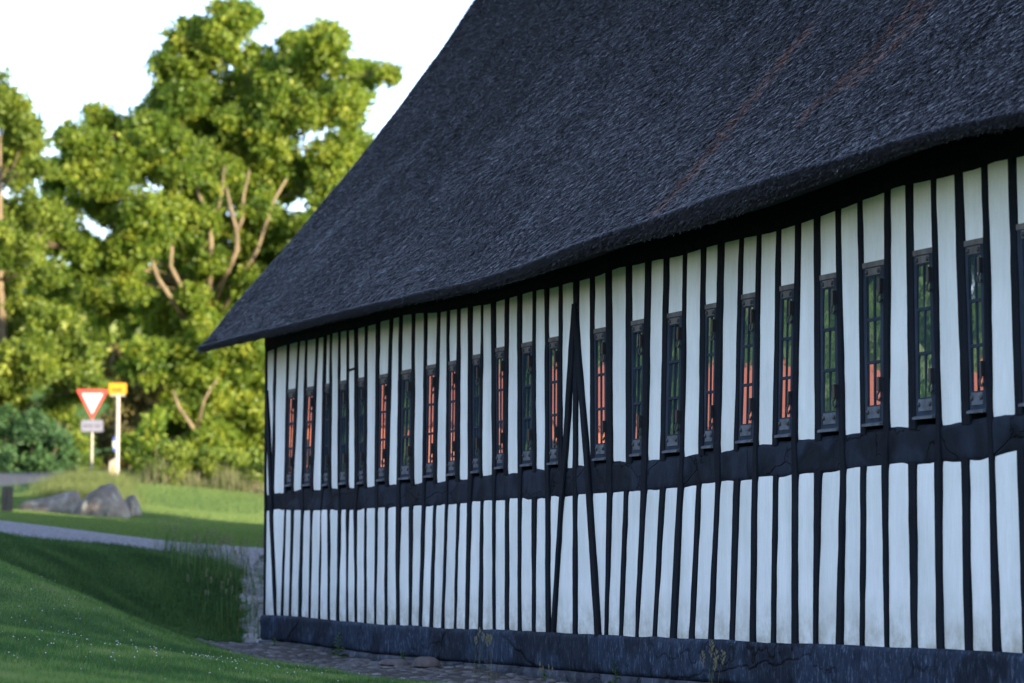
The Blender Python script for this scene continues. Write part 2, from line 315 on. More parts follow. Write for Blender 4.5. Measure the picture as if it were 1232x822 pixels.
# posts: (x at eave row left,right,y), then white-side edge at the band row ('L' or 'R' edge known)
UP = [(321.3,323.2,428,'R',320.0,578),(329.5,332.4,428,'R',329.5,578),(344.6,347.4,428,'L',341.7,578),(357.2,359.7,428,'R',353.4,578),(366.9,369.5,428,'L',362.8,578),(379,382,428,'R',376.7,578),
 (389,392.2,428,'L',386.1,578),(396.4,399.3,428,'R',398.1,578),(407.1,409.1,428,'L',406.3,578),(416.7,419.2,428,'R',419.2,578),(426.4,430.8,428,'L',427,578),(438.6,441.9,428,'R',440.9,578),
 (452.4,456.6,428,'L',450.7,578),(468.2,472.2,400,'R',467.5,561),(480.1,483.9,400,'L',477.6,561),(495.2,499,400,'R',498,561),(510.3,513.5,400,'L',508.8,561),(525.4,529.2,400,'R',525.4,561),
 (537.8,540.3,400,'L',536.5,561),(549.3,554,400,'R',552.5,561),(563.2,568.5,400,'L',563.2,561),(578.3,581,400,'R',579.5,561),(591.1,596.1,400,'L',592.1,561),(607,611.6,400,'R',610.3,558),
 (622.6,627.6,364,'L',623,545),(640.4,644.2,364,'R',644.3,545),(655.5,660.3,364,'L',655.9,545),(672,676.3,364,'R',676,545),(690.1,696.2,364,'C',691.9,545),(709.4,714.7,364,'L',710,545),(728.9,735.6,364,'R',736.8,545),(752.6,759.7,364,'L',752.8,545),
 (776.4,783.3,324,'R',779.5,530),(798.1,804.3,324,'L',794,530),(821.7,826.1,324,'R',822.9,530),(842.4,849.1,324,'L',840.1,530),(862.9,870.5,324,'R',866.6,530),(888.1,893.1,324,'L',883,530),(909.7,914.6,324,'R',911.8,530),
 (933.3,939.6,292,'L',929.1,515),(956.6,962.6,292,'R',959.1,515),(978.9,986.5,292,'L',979.8,515),(1005.9,1011.7,292,'R',1015.7,515),(1032,1038,292,'L',1034.9,515),(1064.2,1071.2,239,'R',1070,486),
 (1089.3,1098,239,'L',1092.8,486),(1120.4,1126.3,239,'R',1131.9,486),(1148.2,1158.8,239,'L',1155.9,486),(1181.9,1188.7,239,'R',1193.6,486),(1213.2,1222.6,239,'L',1220.6,486)]
def z7(v, x0, k=7.948): return x0+v/k
def gaps(Lw, Pw, yL, yP):
    out = []
    for i in range(len(Lw)-1): out.append((Lw[i][1], Lw[i+1][0], yL, Pw[i][1], Pw[i+1][0], yP))
    return out
Lr = {1:[(68,128),(155,250),(265,315),(340,412),(437,500),(523,600),(605,665),(690,768),(792,845),(868,920),(945,1018),(1038,1125),(1148,1215)],
 2:[(-30,22),(48,130),(172,255),(290,378),(408,482),(510,600),(622,708),(735,810),(848,935),(960,1052),(1078,1172),(1210,1300)],
 3:[(-60,0),(15,105),(137,233),(277,368),(408,507),(540,630),(670,778),(828,955),(1002,1110),(1150,1270)],
 4:[(-40,85),(137,262),(313,433),(485,612),(655,797),(840,968),(1025,1150),(1200,1340)],
 5:[(10,158),(205,340),(400,548),(617,800),(852,993),(1047,1200),(1260,1350)],
 6:[(-90,8),(72,232),(303,460),(520,688),(758,930),(975,1175)]}
Pr = {1:[(48,165),(178,220),(240,298),(318,390),(415,485),(502,580),(592,668),(688,755),(775,845),(860,930),(943,1015),(1035,1115),(1132,1215)],
 2:[(-40,20),(45,133),(160,250),(278,352),(380,452),(482,570),(592,685),(708,795),(825,918),(957,1057),(1077,1170),(1208,1300)],
 3:[(-60,0),(15,103),(135,237),(268,373),(410,443),(472,630),(668,845),(890,935),(967,1073),(1110,1240)],
 4:[(-40,38),(68,202),(242,375),(430,550),(605,740),(787,933),(985,1132),(1182,1340)],
 5:[(-100,137),(180,337),(395,540),(582,765),(825,985),(1030,1222),(1260,1380)],
 6:[(-90,38),(92,253),(313,480),(540,715),(780,957),(1027,1215)]}
X0 = {1:310,2:460,3:610,4:760,5:910,6:1060}; YL = {1:628,2:620.6,3:610.6,4:598,5:583,6:568}; YP = {1:734,2:734,3:744,4:754,5:763,6:763.8}
LOW = []
for b in range(1, 7):
    k = 7.163 if b == 6 else 7.948
    cv = lambda lst: [(z7(a, X0[b], k), z7(c_, X0[b], k)) for a, c_ in lst]
    for q in gaps(cv(Lr[b]), cv(Pr[b]), YL[b], YP[b]):
        if not LOW or q[0] > LOW[-1][0]+4: LOW.append(q)
LOW.append((1223.6, 1232.5, 568, 1229.2, 1238.5, 763.8))
# brace legs of the A are listed among the lower gaps: take them out
def near_x(q, x): return abs((q[0]+q[1])/2-x) < 2.2
CORNER_BR = [q for q in LOW if near_x(q, 327.8)][0]
A_L = [q for q in LOW if near_x(q, 675.8)][0]; A_R = [q for q in LOW if near_x(q, 711)][0]
LOWP = [q for q in LOW if q not in (CORNER_BR, A_L, A_R)]
def sline(p, q):   # line in wall coords through two picture points -> s(z)
    (s0, z0), (s1, z1) = W(*p), W(*q); return lambda z: s0+(s1-s0)*(z-z0)/(z1-z0)
posts = []         # upper: (edge-left s(z), edge-right s(z))
for (a, b, yt, side, e, yu) in UP:
    w = b-a
    if side == 'L': l, r = e, e+w*1.03
    elif side == 'R': l, r = e-w*1.03, e
    else: l, r = e-w*.42, e+w*.42
    if a < 325 and yu == 578: l, r = 318.6, 320.0
    posts.append([sline((a, yt), (l, yu)), sline((b, yt), (r, yu))])
lows = [[sline((a, yl), (c_, yp)), sline((b, yl), (d_, yp))] for a, b, yl, c_, d_, yp in LOWP]

def post_mesh(fl, fr, z0, z1, d0, d1, seed, step=.06):
    """hewn timber between two edge lines, wavy arrises"""
    n = max(3, int((z1-z0)/step)); mb = MB(); R = []
    for i in range(n+1):
        z = z0+(z1-z0)*i/n
        jl = .0045*fbm(seed, z, 1, 2.2)+.0022*fbm(seed, z, 9, 14); jr = .0045*fbm(seed, z, 5, 2.2)+.0022*fbm(seed, z, 17, 14)
        l = fl(z)+jl; r = fr(z)+jr; dd = d1+.003*fbm(seed, z, 31, 3)
        R.append([Lp(l, z, d0), Lp(l, z, dd-.006), Lp(l+.006, z, dd), Lp(r-.006, z, dd+.001), Lp(r, z, dd-.005), Lp(r, z, d0)])
    mb.grid(R); mb.add(R[0], [(0, 1, 2, 3, 4, 5)]); mb.add(R[-1], [(5, 4, 3, 2, 1, 0)])
    return mb
npost = 0
def add_post(fl, fr, z0, z1, d1=.003, name='post', d0=-.13):
    global npost; npost += 1
    return post_mesh(fl, fr, z0, z1, d0, d1, npost*3.7).build(name, M['post'], barn, smooth=False)
CB = math.inf
mid = lambda p, z: (p[0](z)+p[1](z))/2
left_crossers = set(); used = set()
zc = 2.0
for i, p in enumerate(posts):
    s = mid(p, 2.1); zt = z_top(s)+.06; zb = z_bt(s); zbb = z_bb(s)
    # partner below
    j = min(range(len(lows)), key=lambda k: abs(mid(lows[k], zbb)-mid(p, zb)))
    ds = abs(mid(lows[j], zbb)-mid(p, zb))
    cross = UP[i][3] == ('L' if i < 28 else 'R') or UP[i][3] == 'C'
    if cross and ds < .09 and j not in used and i > 2:
        used.add(j); q = lows[j]
        def mk(k, p=p, q=q, zb=zb, zbb=zbb):
            def f(z):
                if z > zb: return p[k](z)
                if z < zbb: return q[k](z)
                t = (z-zbb)/(zb-zbb); return q[k](zbb)*(1-t)+p[k](zb)*t
            return f
        add_post(mk(0), mk(1), z_pl(s)-.03, zt, .006)
    elif i != 0:
        add_post(p[0], p[1], zb-.02, zt)
for j, q in enumerate(lows):
    if j in used: continue
    s = mid(q, 1.6); add_post(q[0], q[1], z_pl(s)-.03, z_bb(s)+.02)
# corner post, whole height
cl = lambda z: -.015; cr = lambda z: .035+.012*(z-1.1)/2.4
add_post(cl, cr, 1.05, 3.55, .008)
# braces
def brace(pl, pr, name='brace', d=.016):
    """pl, pr: picture polylines of left and right edge, from top to foot"""
    A = sorted([W(*p)[::-1] for p in pl]); Bq = sorted([W(*p)[::-1] for p in pr])
    fl = lambda z: float(np.interp(z, [a for a, b in A], [b for a, b in A])); fr = lambda z: float(np.interp(z, [a for a, b in Bq], [b for a, b in Bq]))
    z0 = min(A[0][0], Bq[0][0]); z1 = max(A[-1][0], Bq[-1][0]); return add_post(fl, fr, z0, z1, d, name, -.02)
brace([(690.2,366),(686,423),(678.6,545),(673.8,610.6),(665.7,744),(664.6,766)], [(695,366),(692,423),(683.6,545),(677.9,610.6),(669.4,744),(668.2,766)])
brace([(691,372),(693.5,423),(703.7,545),(707.9,611),(716.3,744),(717.6,768)], [(695.6,372),(699.3,423),(709.4,545),(714.2,611),(722,744),(723.4,768)])
brace([(321.2,470),(323.4,545),(325.9,628),(330.8,734),(331.4,744)], [(322.8,470),(326.6,545),(329.4,628),(332.6,734),(333.2,744)])
# short nogging rail
sA, zA = W(417.5, 446.5); sB, zB_ = W(428, 443.2)
mb = MB(); mb.hexa([Lp(sA, zA-.008, -.02), Lp(sB, zB_-.008, -.02), Lp(sB, zB_+.008, -.02), Lp(sA, zA+.008, -.02), Lp(sA, zA-.008, .006), Lp(sB, zB_-.008, .006), Lp(sB, zB_+.008, .006), Lp(sA, zA+.008, .006)])
mb.build('nogging', M['post'], barn)
# extension past the right edge of the picture: same rhythm
ext = []; s = mid(posts[-1], 2.1)+.285
k = 0; npost_ext = []
while s < 15.2:
    w = .055+.01*math.sin(k*2.1); f = (lambda s: (lambda z: s))(s); f2 = (lambda s: (lambda z: s))(s+w)
    add_post(f, f2, 1.05, 3.58, .012); npost_ext.append(s+w/2); s += .28+.02*math.sin(k*1.3); k += 1

# window bays: (left post index, right post index, top y, sill-foot y, glow row)
def find(px, y):   # index of the post left of picture x at row y
    s, z = W(px, y); c_ = [mid(p, z) for p in posts]; return max(i for i, v in enumerate(c_) if v < s)
WINX = [(351.5,468.6,586.5),(373,466,586),(394,462.3,586),(413,458.5,584.7),(435,454.8,584),(461,451,580.5),(489,445.6,578.5),(519,439.6,576),(545,434.9,574),(573,427.4,571),(601.5,418.6,566),(633,412.8,563),(666,406.4,561),(722,395.5,556),(766,386,551),(810,376.9,546.5),(854,366.5,541.5),(898,354.5,535),(947,343.7,528),(996,330.6,522),(1051,315.5,515),(1109,301,507),(1172,289,500)]
bays = []
for px, yt, yb in WINX:
    i = find(px, (yt+yb)/2 if px < 500 else yt+30); bays.append((i, W(px, yt)[1], W(px, yb)[1], px))
bay_idx = {b[0]: b for b in bays}

# plaster infill --------------------------------------------------------------
pm = MB()
def panel(fl, fr, fz0, fz1, seed, rows=26):
    cols = [0, .05, .14, .32, .5, .68, .86, .95, 1]; G = []
    for r in range(rows+1):
        row = []
        t = r/rows
        for u in cols:
            za = fz0; zb2 = fz1
            zz0 = za((fl(2.)+fr(2.))/2) if callable(za) else za; zz1 = zb2((fl(2.)+fr(2.))/2) if callable(zb2) else zb2
            z = zz0+(zz1-zz0)*t; l, r_ = fl(z), fr(z); sx = l+(r_-l)*u
            if callable(za): z = za(sx)+( (zb2(sx) if callable(zb2) else zb2)-za(sx))*t
            elif callable(zb2): z = za+(zb2(sx)-za)*t
            e = min(u, 1-u)*(r_-l); ev = min(t, 1-t)*(zz1-zz0)
            d = -.006*math.exp(-e/.005)-.004*math.exp(-ev/.008)+.005*fbm(sx, z, seed*.7, 2.3)-.003
            row.append(Lp(sx, z, d))
        G.append(row)
    pm.grid(G)
def inner(i, j, tab, ov=.006):
    a, b = tab[i][1], tab[j][0]; return (lambda z: a(z)-ov), (lambda z: b(z)+ov)
up = sorted(range(len(posts)), key=lambda i: mid(posts[i], 2.6)); 
for a, b in zip(up[:-1], up[1:]):
    fl, fr = inner(a, b, posts)
    if a == 0: fl = lambda z: .0
    if a in bay_idx: panel(fl, fr, bay_idx[a][1]-.01, lambda s: z_top(s)+.03, a)
    else: panel(fl, fr, lambda s: z_bt(s)-.015, lambda s: z_top(s)+.03, a)
allow = sorted(lows, key=lambda q: mid(q, 1.6))
fl0 = lambda z: 0.
panel(fl0, lambda z: allow[0][0](z)+.006, lambda s: z_pl(s)-.015, lambda s: z_bb(s)+.015, 91)
for a, b in zip(allow[:-1], allow[1:]):
    panel((lambda a: lambda z: a[1](z)-.006)(a), (lambda b: lambda z: b[0](z)+.006)(b), lambda s: z_pl(s)-.015, lambda s: z_bb(s)+.015, 50+mid(a, 2))
# right-hand rest: behind the extension posts, then plain to the near end
eL = mid(posts[-1], 2.5); lastlow = allow[-1]
edges = [None]+npost_ext+[S_END]
for k in range(len(npost_ext)+1):
    if k == 0: fa = lambda z: posts[-1][1](z)-.006; fal = lambda z: lastlow[1](z)-.006
    else: fa = fal = (lambda v: lambda z: v)(npost_ext[k-1]+.02)
    fb = (lambda v: lambda z: v)(npost_ext[k]-.02 if k < len(npost_ext) else S_END)
    panel(fa, fb, (W(1229, 270)[1]-.01) if k == 0 else (lambda s: z_bt(s)-.015), lambda s: z_top(s)+.03, 70+k); panel(fal, fb, lambda s: z_pl(s)-.015, lambda s: z_bb(s)+.015, 80+k)
pm.build('wall', M['plaster'], barn, smooth=True)
# dark sheet behind the panes in place of the unlit room; the other three walls
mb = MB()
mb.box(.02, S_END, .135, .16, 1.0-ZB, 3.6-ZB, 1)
mb.box(.0, .16, .14, DEPTH, .6-ZB, 3.4-ZB, 0); mb.box(S_END-.16, S_END, .14, DEPTH, .2-ZB, 3.4-ZB, 0); mb.box(.0, S_END, DEPTH, DEPTH+.2, .2-ZB, 3.4-ZB, 0)
RZ = 3.4+(DEPTH/2+.1)*math.tan(PITCHR)-.35
for s0, s1 in ((.0, .14), (S_END-.14, S_END)):
    mb.add([Lp(s0, 3.4, -.14), Lp(s1, 3.4, -.14), Lp(s1, 3.4, -DEPTH), Lp(s0, 3.4, -DEPTH), Lp(s0, RZ, -DEPTH/2), Lp(s1, RZ, -DEPTH/2)],
           [(0, 1, 5, 4), (2, 3, 4, 5), (1, 2, 5), (3, 0, 4)], 0)
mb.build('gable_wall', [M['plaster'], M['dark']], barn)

# rail (dark band), wall plate, plinth
def band(name, f0, f1, d, mat, n=260, rows=5, s0=-.01, s1=S_END, wob=.004, back=-.05):
    G = []
    for i in range(n+1):
        s = s0+(s1-s0)*(i/n)**1.0; a, b = f0(s), f1(s); r = [Lp(s, a, back)]
        for j in range(rows+1):
            t = j/rows; z = a+(b-a)*t+(.006*fbm(s, j, 2, 3.) if j in (0, rows) else 0)
            r.append(Lp(s, z, d+wob*fbm(s, z, 4, 3.5)-(.008 if j in (0, rows) else 0)))
        r.append(Lp(s, b, back)); G.append(r)
    mb = MB(); mb.grid(G); mb.add(G[0], [tuple(range(len(G[0])))]); return mb.build(name, mat, barn, smooth=True)
band('rail', z_bb, z_bt, -.002, M['rail'], 420, 8, wob=.006)
band('wall_plate', lambda s: z_top(s)-.004, lambda s: z_top(s)+.2, .014, M['post'], 300, 3)
ledge = lambda s: z_pl(s)-.215-.012*s*.3
def gz(s): p = wall_to_world(s, .06); return Hs(p[0], p[1])
S_ = np.linspace(-.3, S_END, 120); GZS = np.array([gz(v) for v in S_])
zg = lambda s: float(np.interp(s, S_, GZS))
band('plinth', ledge, lambda s: z_pl(s)+.0, .022, M['plinth'], 500, 10, s0=-.03, wob=.014)
band('plinth_foot', lambda s: zg(s)-.25, lambda s: ledge(s)-.006, .034, M['foot'], 500, 7, s0=-.06, wob=.02)

# windows --------------------------------------------------------------------
# yaw/pitch of each casement pane: old glass never hangs true, so each mirrors another piece of the surroundings
RED = {371:0, 518:0, 544:0, 601:0, 666:0, 722:0, 460:1, 853:2, 898:2, 945:3, 1051:3, 1174:3, 348:3}
def make_window(i, ztop, zfoot, px, fl=None, fr=None):
    if fl is None: fl, fr = posts[i][1], posts[i+1][0]
    nm = min(RED, key=lambda k: abs(k-px)); glow = abs(nm-px) < 4
    P = lambda u, z, d: Lp(fl(z)+(fr(z)-fl(z))*u, z, d)
    def bar(mb, u0, u1, z0, z1, d0, d1, m=0):
        mb.hexa([P(u0, z0, d0), P(u1, z0, d0), P(u1, z1, d0), P(u0, z1, d0), P(u0, z0, d1), P(u1, z0, d1), P(u1, z1, d1), P(u0, z1, d1)], m)
    zs = zfoot+.045; zt = ztop-.026; g0 = zs+.075; g1 = zt-.05; hb = (g1-g0)
    DF = -.001
    mb = MB()
    bar(mb, -.04, .15, zs-.03, ztop, -.1, DF); bar(mb, .82, 1.04, zs-.03, ztop, -.1, DF)
    bar(mb, .15, .82, g1, zt, -.1, DF-.001); bar(mb, .15, .82, zs-.03, g0, -.1, DF+.001)
    bar(mb, .462, .522, g0, g1, -.07, DF-.001)
    for q in (1/3, 2/3): bar(mb, .13, .84, g0+hb*q-.008, g0+hb*q+.008, -.06, DF)
    bar(mb, .14, .19, g0, g1, -.07, DF-.005); bar(mb, .78, .83, g0, g1, -.07, DF-.005)
    fr_o = mb.build('window', M['frame'], barn)
    # panes
    yaw = ({371: -1.5, 460: -1.5, 348: -1, 518: -1, 544: -1, 1174: 1., 1051: .5}.get(nm, 0) if glow else (2.6 if px < 560 else 4.2 if px < 700 else 5.6 if px < 900 else -4.)+random.uniform(-.4, .4)); pit = 0.2 if glow else random.uniform(1.2, 1.9)
    yaw, pit = math.radians(yaw), math.radians(pit)
    mb = MB()
    for k, (u0, u1) in enumerate(((.2, .475), (.51, .8))):
        for r in range(3):
            z0 = g0+hb*r/3; z1 = g0+hb*(r+1)/3; zc_ = (z0+z1)/2
            ty = yaw+math.radians(random.uniform(-.35, .35)); tp = pit+math.radians(random.uniform(-.12, .12))
            ps = []
            for (u, z) in ((u0, z0), (u1, z0), (u1, z1), (u0, z1)):
                sx = fl(z)+(fr(z)-fl(z))*u; uc = fl(zc_)+(fr(zc_)-fl(zc_))*(u0+u1)/2
                ps.append(Lp(sx, z, -.0075+(sx-uc)*math.tan(ty)-(z-zc_)*math.tan(tp)))
            mb.add(ps, [(0, 1, 2, 3)])
    mb.build('pane', M['glass'], fr_o)
    mb = MB(); bar(mb, -.02, 1.02, zt+.002, ztop+.004, -.06, .003); bar(mb, .14, .83, g1+.008, zt-.004, -.09, DF+.004)
    mb.build('head_board', M['head'], fr_o)
    for (u, z) in ((.2, g1+.026), (.76, g1+.026), (.2, g0-.035), (.76, g0-.035)):
        mb = MB(); c_ = Vector(P(u, z, DF+.006)); V = []; n = 10
        for rr, dd in ((.013, 0), (.012, -.004), (.006, -.007)):
            V += [(c_.x+rr*math.cos(6.283*k/n), c_.y+dd, c_.z+rr*math.sin(6.283*k/n)) for k in range(n)]
        mb.add(V, [(a*n+k, a*n+(k+1) % n, (a+1)*n+(k+1) % n, (a+1)*n+k) for a in range(2) for k in range(n)]+[tuple(2*n+k for k in range(n))])
        mb.build('corner_knob', M['ironwork'], fr_o)
    # sill: sloping board with lighter worn block above
    mb = MB()
    za, zb_ = zfoot+.012, zfoot+.05
    q = [P(-.06, za, -.08), P(.98, za, -.08), P(.98, zb_+.012, -.08), P(-.06, zb_+.012, -.08), P(-.06, za-.002, .016), P(.95, za-.002, .016), P(.95, za+.010, .016), P(-.06, za+.010, .016)]
    mb.hexa(q); bar(mb, .16, .83, zs+.006, g0-.008, -.05, DF+.005); mb.build('sill', M['sill'], fr_o)
    for zf in (.86, .10):
        mb = MB(); z = g0+hb*zf
        bar(mb, .84, .95, z, z+.075, DF-.01, DF+.022)
        c_ = [P(.87, z+.0, DF+.012), P(.83, z-.02, DF+.02), P(.84, z-.042, DF+.02), P(.90, z-.05, DF+.016), P(.94, z-.03, DF+.01)]
        mb.tube(c_, [.006]*5, 6); mb.build('hinge', M['ironwork'], fr_o)
for (i, zt_, zb2, px) in bays: make_window(i, zt_, zb2, px)
s24 = (lambda z: posts[-1][1](z)), (lambda z: npost_ext[0]-.03)
# the casement cut by the right picture edge sits in the first bay past the last traced post
make_window(0, W(1229, 270)[1], W(1229, 492)[1], 1111, *s24)

# ------------------------------------------------------------------ thatched roof
CP, SP = math.cos(PITCHR), math.sin(PITCHR); SLEN = (DEPTH/2+EV)/CP
E_MEAN = 3.46
def rise(s, t):   # eave sag dies out up the slope
    return E_MEAN+(z_lit(s)-.055-E_MEAN)*math.exp(-t/1.3)
# verge traced from the photograph on the roof plane
def roof_plane(px, py):
    a = PITCHR; Q = O3+EV*NV+np.array([0, 0, E_MEAN+.055]); nn = math.sin(a)*NV+math.cos(a)*np.array([0, 0, 1.])
    r = ray(px, py); C0 = np.array([0, 0, CAMZ]); t = (Q-C0).dot(nn)/r.dot(nn); P = C0+r*t
    return float((P-Q).dot(DV)), float((P[2]-Q[2])/math.sin(a))
VG = [roof_plane(*p) for p in [(238,418),(252,403),(300,344),(347,290),(420,205),(480,130),(530,62),(572,0)]]
VT = [max(0, v[1]) for v in VG]; VS = [v[0] for v in VG]
def verge(t): return float(np.interp(t, VT, VS)) if t < VT[-1] else VS[-1]+(t-VT[-1])*.0
def rpt(s, t, off=0.):
    """roof surface point; off = height above the surface"""
    z = rise(s, t)+.055+t*SP+(.03*fbm(s, t, 3, .5)+.012*fbm(s, t, 7, 1.7))*min(1, .15+t/.6)
    return Lp(s, z+off*CP, EV+.012-t*CP+off*SP)
thm = MB(); NS = 320; TT = [0, .04, .09]+list(np.arange(.16, SLEN-.05, .11))+[SLEN]
G = []
for i in range(NS+1):
    f = i/NS; row = []
    sE = verge(0)+(S_END+.4-verge(0))*f
    ze = z_ev(sE); w1 = .016*fbm(sE, 1, 1, 5)+.008*fbm(sE, 5, 1, 18)
    row.append(Lp(sE+.45*(f == 0)*0, ze+.12+.1, -.05)); row.append(Lp(sE, ze+.10, .12)); row.append(Lp(sE, ze+.065+w1, EV-.085))
    row.append(Lp(sE, ze+w1, EV-.05)); row.append(Lp(sE, ze+.008+w1, EV-.006)); row.append(Lp(sE, ze+.028+w1*.5, EV+.012))
    for t in TT:
        s = verge(t)+(S_END+.4-verge(t))*f; row.append(rpt(s, t, .0 if t else -.01))
    G.append(row)
thm.grid(G)
# verge edge thickness (gable end of the thatch) and soffit under it
ed = []
for k, p in enumerate(G[0]):
    q = Vector(p); ft = min(1, ([0]*6+TT)[k]/.7)*.9+.1; ed.append([tuple(q), tuple(q+Vector((.03, 0, -.07*ft))), tuple(q+Vector((.10, .03, -.2*ft))), tuple(q+Vector((.55, .04, -.26*ft)))] if k > 5 else [tuple(q), tuple(q+Vector((.03, 0, .01))), tuple(q+Vector((.1, 0, .03))), tuple(q+Vector((.5, 0, .05)))])
thm.grid(ed)
# back slope
BK = []
for t in np.linspace(0, SLEN+.45, 12):
    BK.append([(verge(SLEN)+ (S_END+.4-verge(SLEN))*f, (DEPTH/2)+t*CP, G[0][-1][2]-t*SP+.0) for f in (0, .5, 1)])
thm.grid(BK)
thm.add([(verge(0), -EV, 3.55-ZB), (verge(0), DEPTH+EV, 3.45-ZB), (0, DEPTH+EV, 3.5-ZB), (0, -EV, 3.52-ZB)], [(0, 1, 2, 3)]) if False else None
roof = thm.build('roof', M['thatch'], barn, smooth=True)
tag(roof, 'steep dark grey thatched roof with ragged eave')
# reed ends standing proud of the thatch
def streak_pts(L_): return np.array([roof_plane(*p) for p in L_])
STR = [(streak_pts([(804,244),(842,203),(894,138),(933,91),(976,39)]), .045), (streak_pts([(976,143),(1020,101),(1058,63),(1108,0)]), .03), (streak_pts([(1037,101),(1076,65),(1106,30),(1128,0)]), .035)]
def seg_dist(s, t, P):
    best = np.full(s.shape, 9.)
    for a, b in zip(P[:-1], P[1:]):
        d = b-a; u = np.clip(((s-a[0])*d[0]+(t-a[1])*d[1])/(d@d), 0, 1); best = np.minimum(best, np.hypot(s-a[0]-u*d[0], t-a[1]-u*d[1]))
    return best
NR = 360000
f = RNG.random(NR)**1.; t = RNG.random(NR)*5.3
vt = np.interp(t, VT, VS); s = vt+.005+(15.5-vt)*f
ti = np.array(TT); 
sg = np.linspace(-.8, 15.6, 330); tg = np.linspace(0, 5.4, 120)
HT = np.array([[rpt(a, b)[2] for b in tg] for a in sg])
fi = np.interp(s, sg, np.arange(330)); fj = np.interp(t, tg, np.arange(120)); i0 = np.clip(fi.astype(int), 0, 328); j0 = np.clip(fj.astype(int), 0, 118); u = fi-i0; v = fj-j0
hz = HT[i0, j0]*(1-u)*(1-v)+HT[i0+1, j0]*u*(1-v)+HT[i0, j0+1]*(1-u)*v+HT[i0+1, j0+1]*u*v
base = np.c_[s, -(EV+.012)+t*CP, hz]
down = np.array([0, -CP, -SP]); nrm = np.array([0, -SP, CP])
ln = RNG.uniform(.018, .044, NR); side = RNG.normal(0, .26, NR); lift = RNG.uniform(.12, .55, NR)
dirv = down[None]+side[:, None]*np.array([1., 0, 0])+lift[:, None]*nrm[None]; dirv /= np.linalg.norm(dirv, axis=1)[:, None]
wd = RNG.uniform(.0028, .0064, NR)[:, None]*np.array([1., 0, 0]); b0 = base+nrm*.001; tip = b0+dirv*ln[:, None]+nrm*.003
V = np.stack([b0-wd, b0+wd, tip+wd*.7, tip-wd*.7], 1)
rn = np.where(RNG.random(NR) < .55+.16*np.sin(s*1.7+t*.9+2*np.sin(t*1.3))*np.sin(t*1.9-s*.6), RNG.uniform(0, .4, NR), RNG.uniform(.45, .93, NR))
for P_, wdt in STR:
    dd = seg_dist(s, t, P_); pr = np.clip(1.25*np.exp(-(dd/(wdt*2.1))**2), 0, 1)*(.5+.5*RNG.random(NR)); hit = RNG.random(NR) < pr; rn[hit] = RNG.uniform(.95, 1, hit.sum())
# fringe along the eave
NF = 110000; s2 = np.interp(RNG.random(NF), [0, 1], [verge(0)+.01, 15.5]); ze = np.array([z_ev(a) for a in s2]); 
ph = RNG.random(NF); hz0 = np.interp(s2, sg, HT[:, 0]); y2 = -(EV-.02+.036*np.minimum(1, ph*3)); z2 = ze-ZB+.002+(hz0+.015-(ze-ZB))*ph
b0 = np.c_[s2, y2, z2]; dv = np.c_[RNG.normal(0, .35, NF), -.3-.9*RNG.random(NF), -RNG.uniform(.15, .9, NF)]; dv /= np.linalg.norm(dv, axis=1)[:, None]
l2 = RNG.uniform(.015, .042, NF); w2 = RNG.uniform(.0018, .0038, NF)[:, None]*np.array([1., 0, 0])
V2 = np.stack([b0-w2, b0+w2, b0+dv*l2[:, None]+w2*.7, b0+dv*l2[:, None]-w2*.7], 1)
# fringe along the verge
NG = 9000; t3 = RNG.random(NG)*5.3; s3 = np.interp(t3, VT, VS); hz3 = np.array([rpt(a, b)[2] for a, b in zip(s3, t3)])
b3 = np.c_[s3+.01, -(EV+.012)+t3*CP, hz3-RNG.random(NG)*.08]; dv = down[None]*RNG.uniform(.6, 1, NG)[:, None]+np.array([-1., 0, 0])*RNG.uniform(0, .5, NG)[:, None]+nrm*RNG.uniform(0, .35, NG)[:, None]
dv /= np.linalg.norm(dv, axis=1)[:, None]; l3 = RNG.uniform(.02, .05, NG); w3 = .003*np.array([.7, .4, .5])[None]
V3 = np.stack([b3-w3, b3+w3, b3+dv*l3[:, None]+w3*.7, b3+dv*l3[:, None]-w3*.7], 1)
# a few long loose straws
NL = 10; s4 = RNG.uniform(0, 14, NL); t4 = RNG.uniform(.1, 4.5, NL); b4 = np.array([rpt(a, b, .01) for a, b in zip(s4, t4)])
dv = np.array([0, CP, SP])[None]+np.c_[RNG.normal(0, .35, NL), np.zeros(NL), np.zeros(NL)]; l4 = RNG.uniform(.08, .35, NL); w4 = .0013*np.array([1., 0, 0])[None]
V4 = np.stack([b4-w4, b4+w4, b4+dv*l4[:, None]+nrm*.02+w4, b4+dv*l4[:, None]+nrm*.02-w4], 1)
mass('reed_ends', np.concatenate([V, V2, V3, V4]), 4, M['reed'], roof, np.concatenate([rn, np.clip(RNG.beta(2, 4.5, NF), 0, .9), np.clip(RNG.beta(2, 3, NG), 0, .9), np.full(NL, .93)]))

exec_vegetation = True
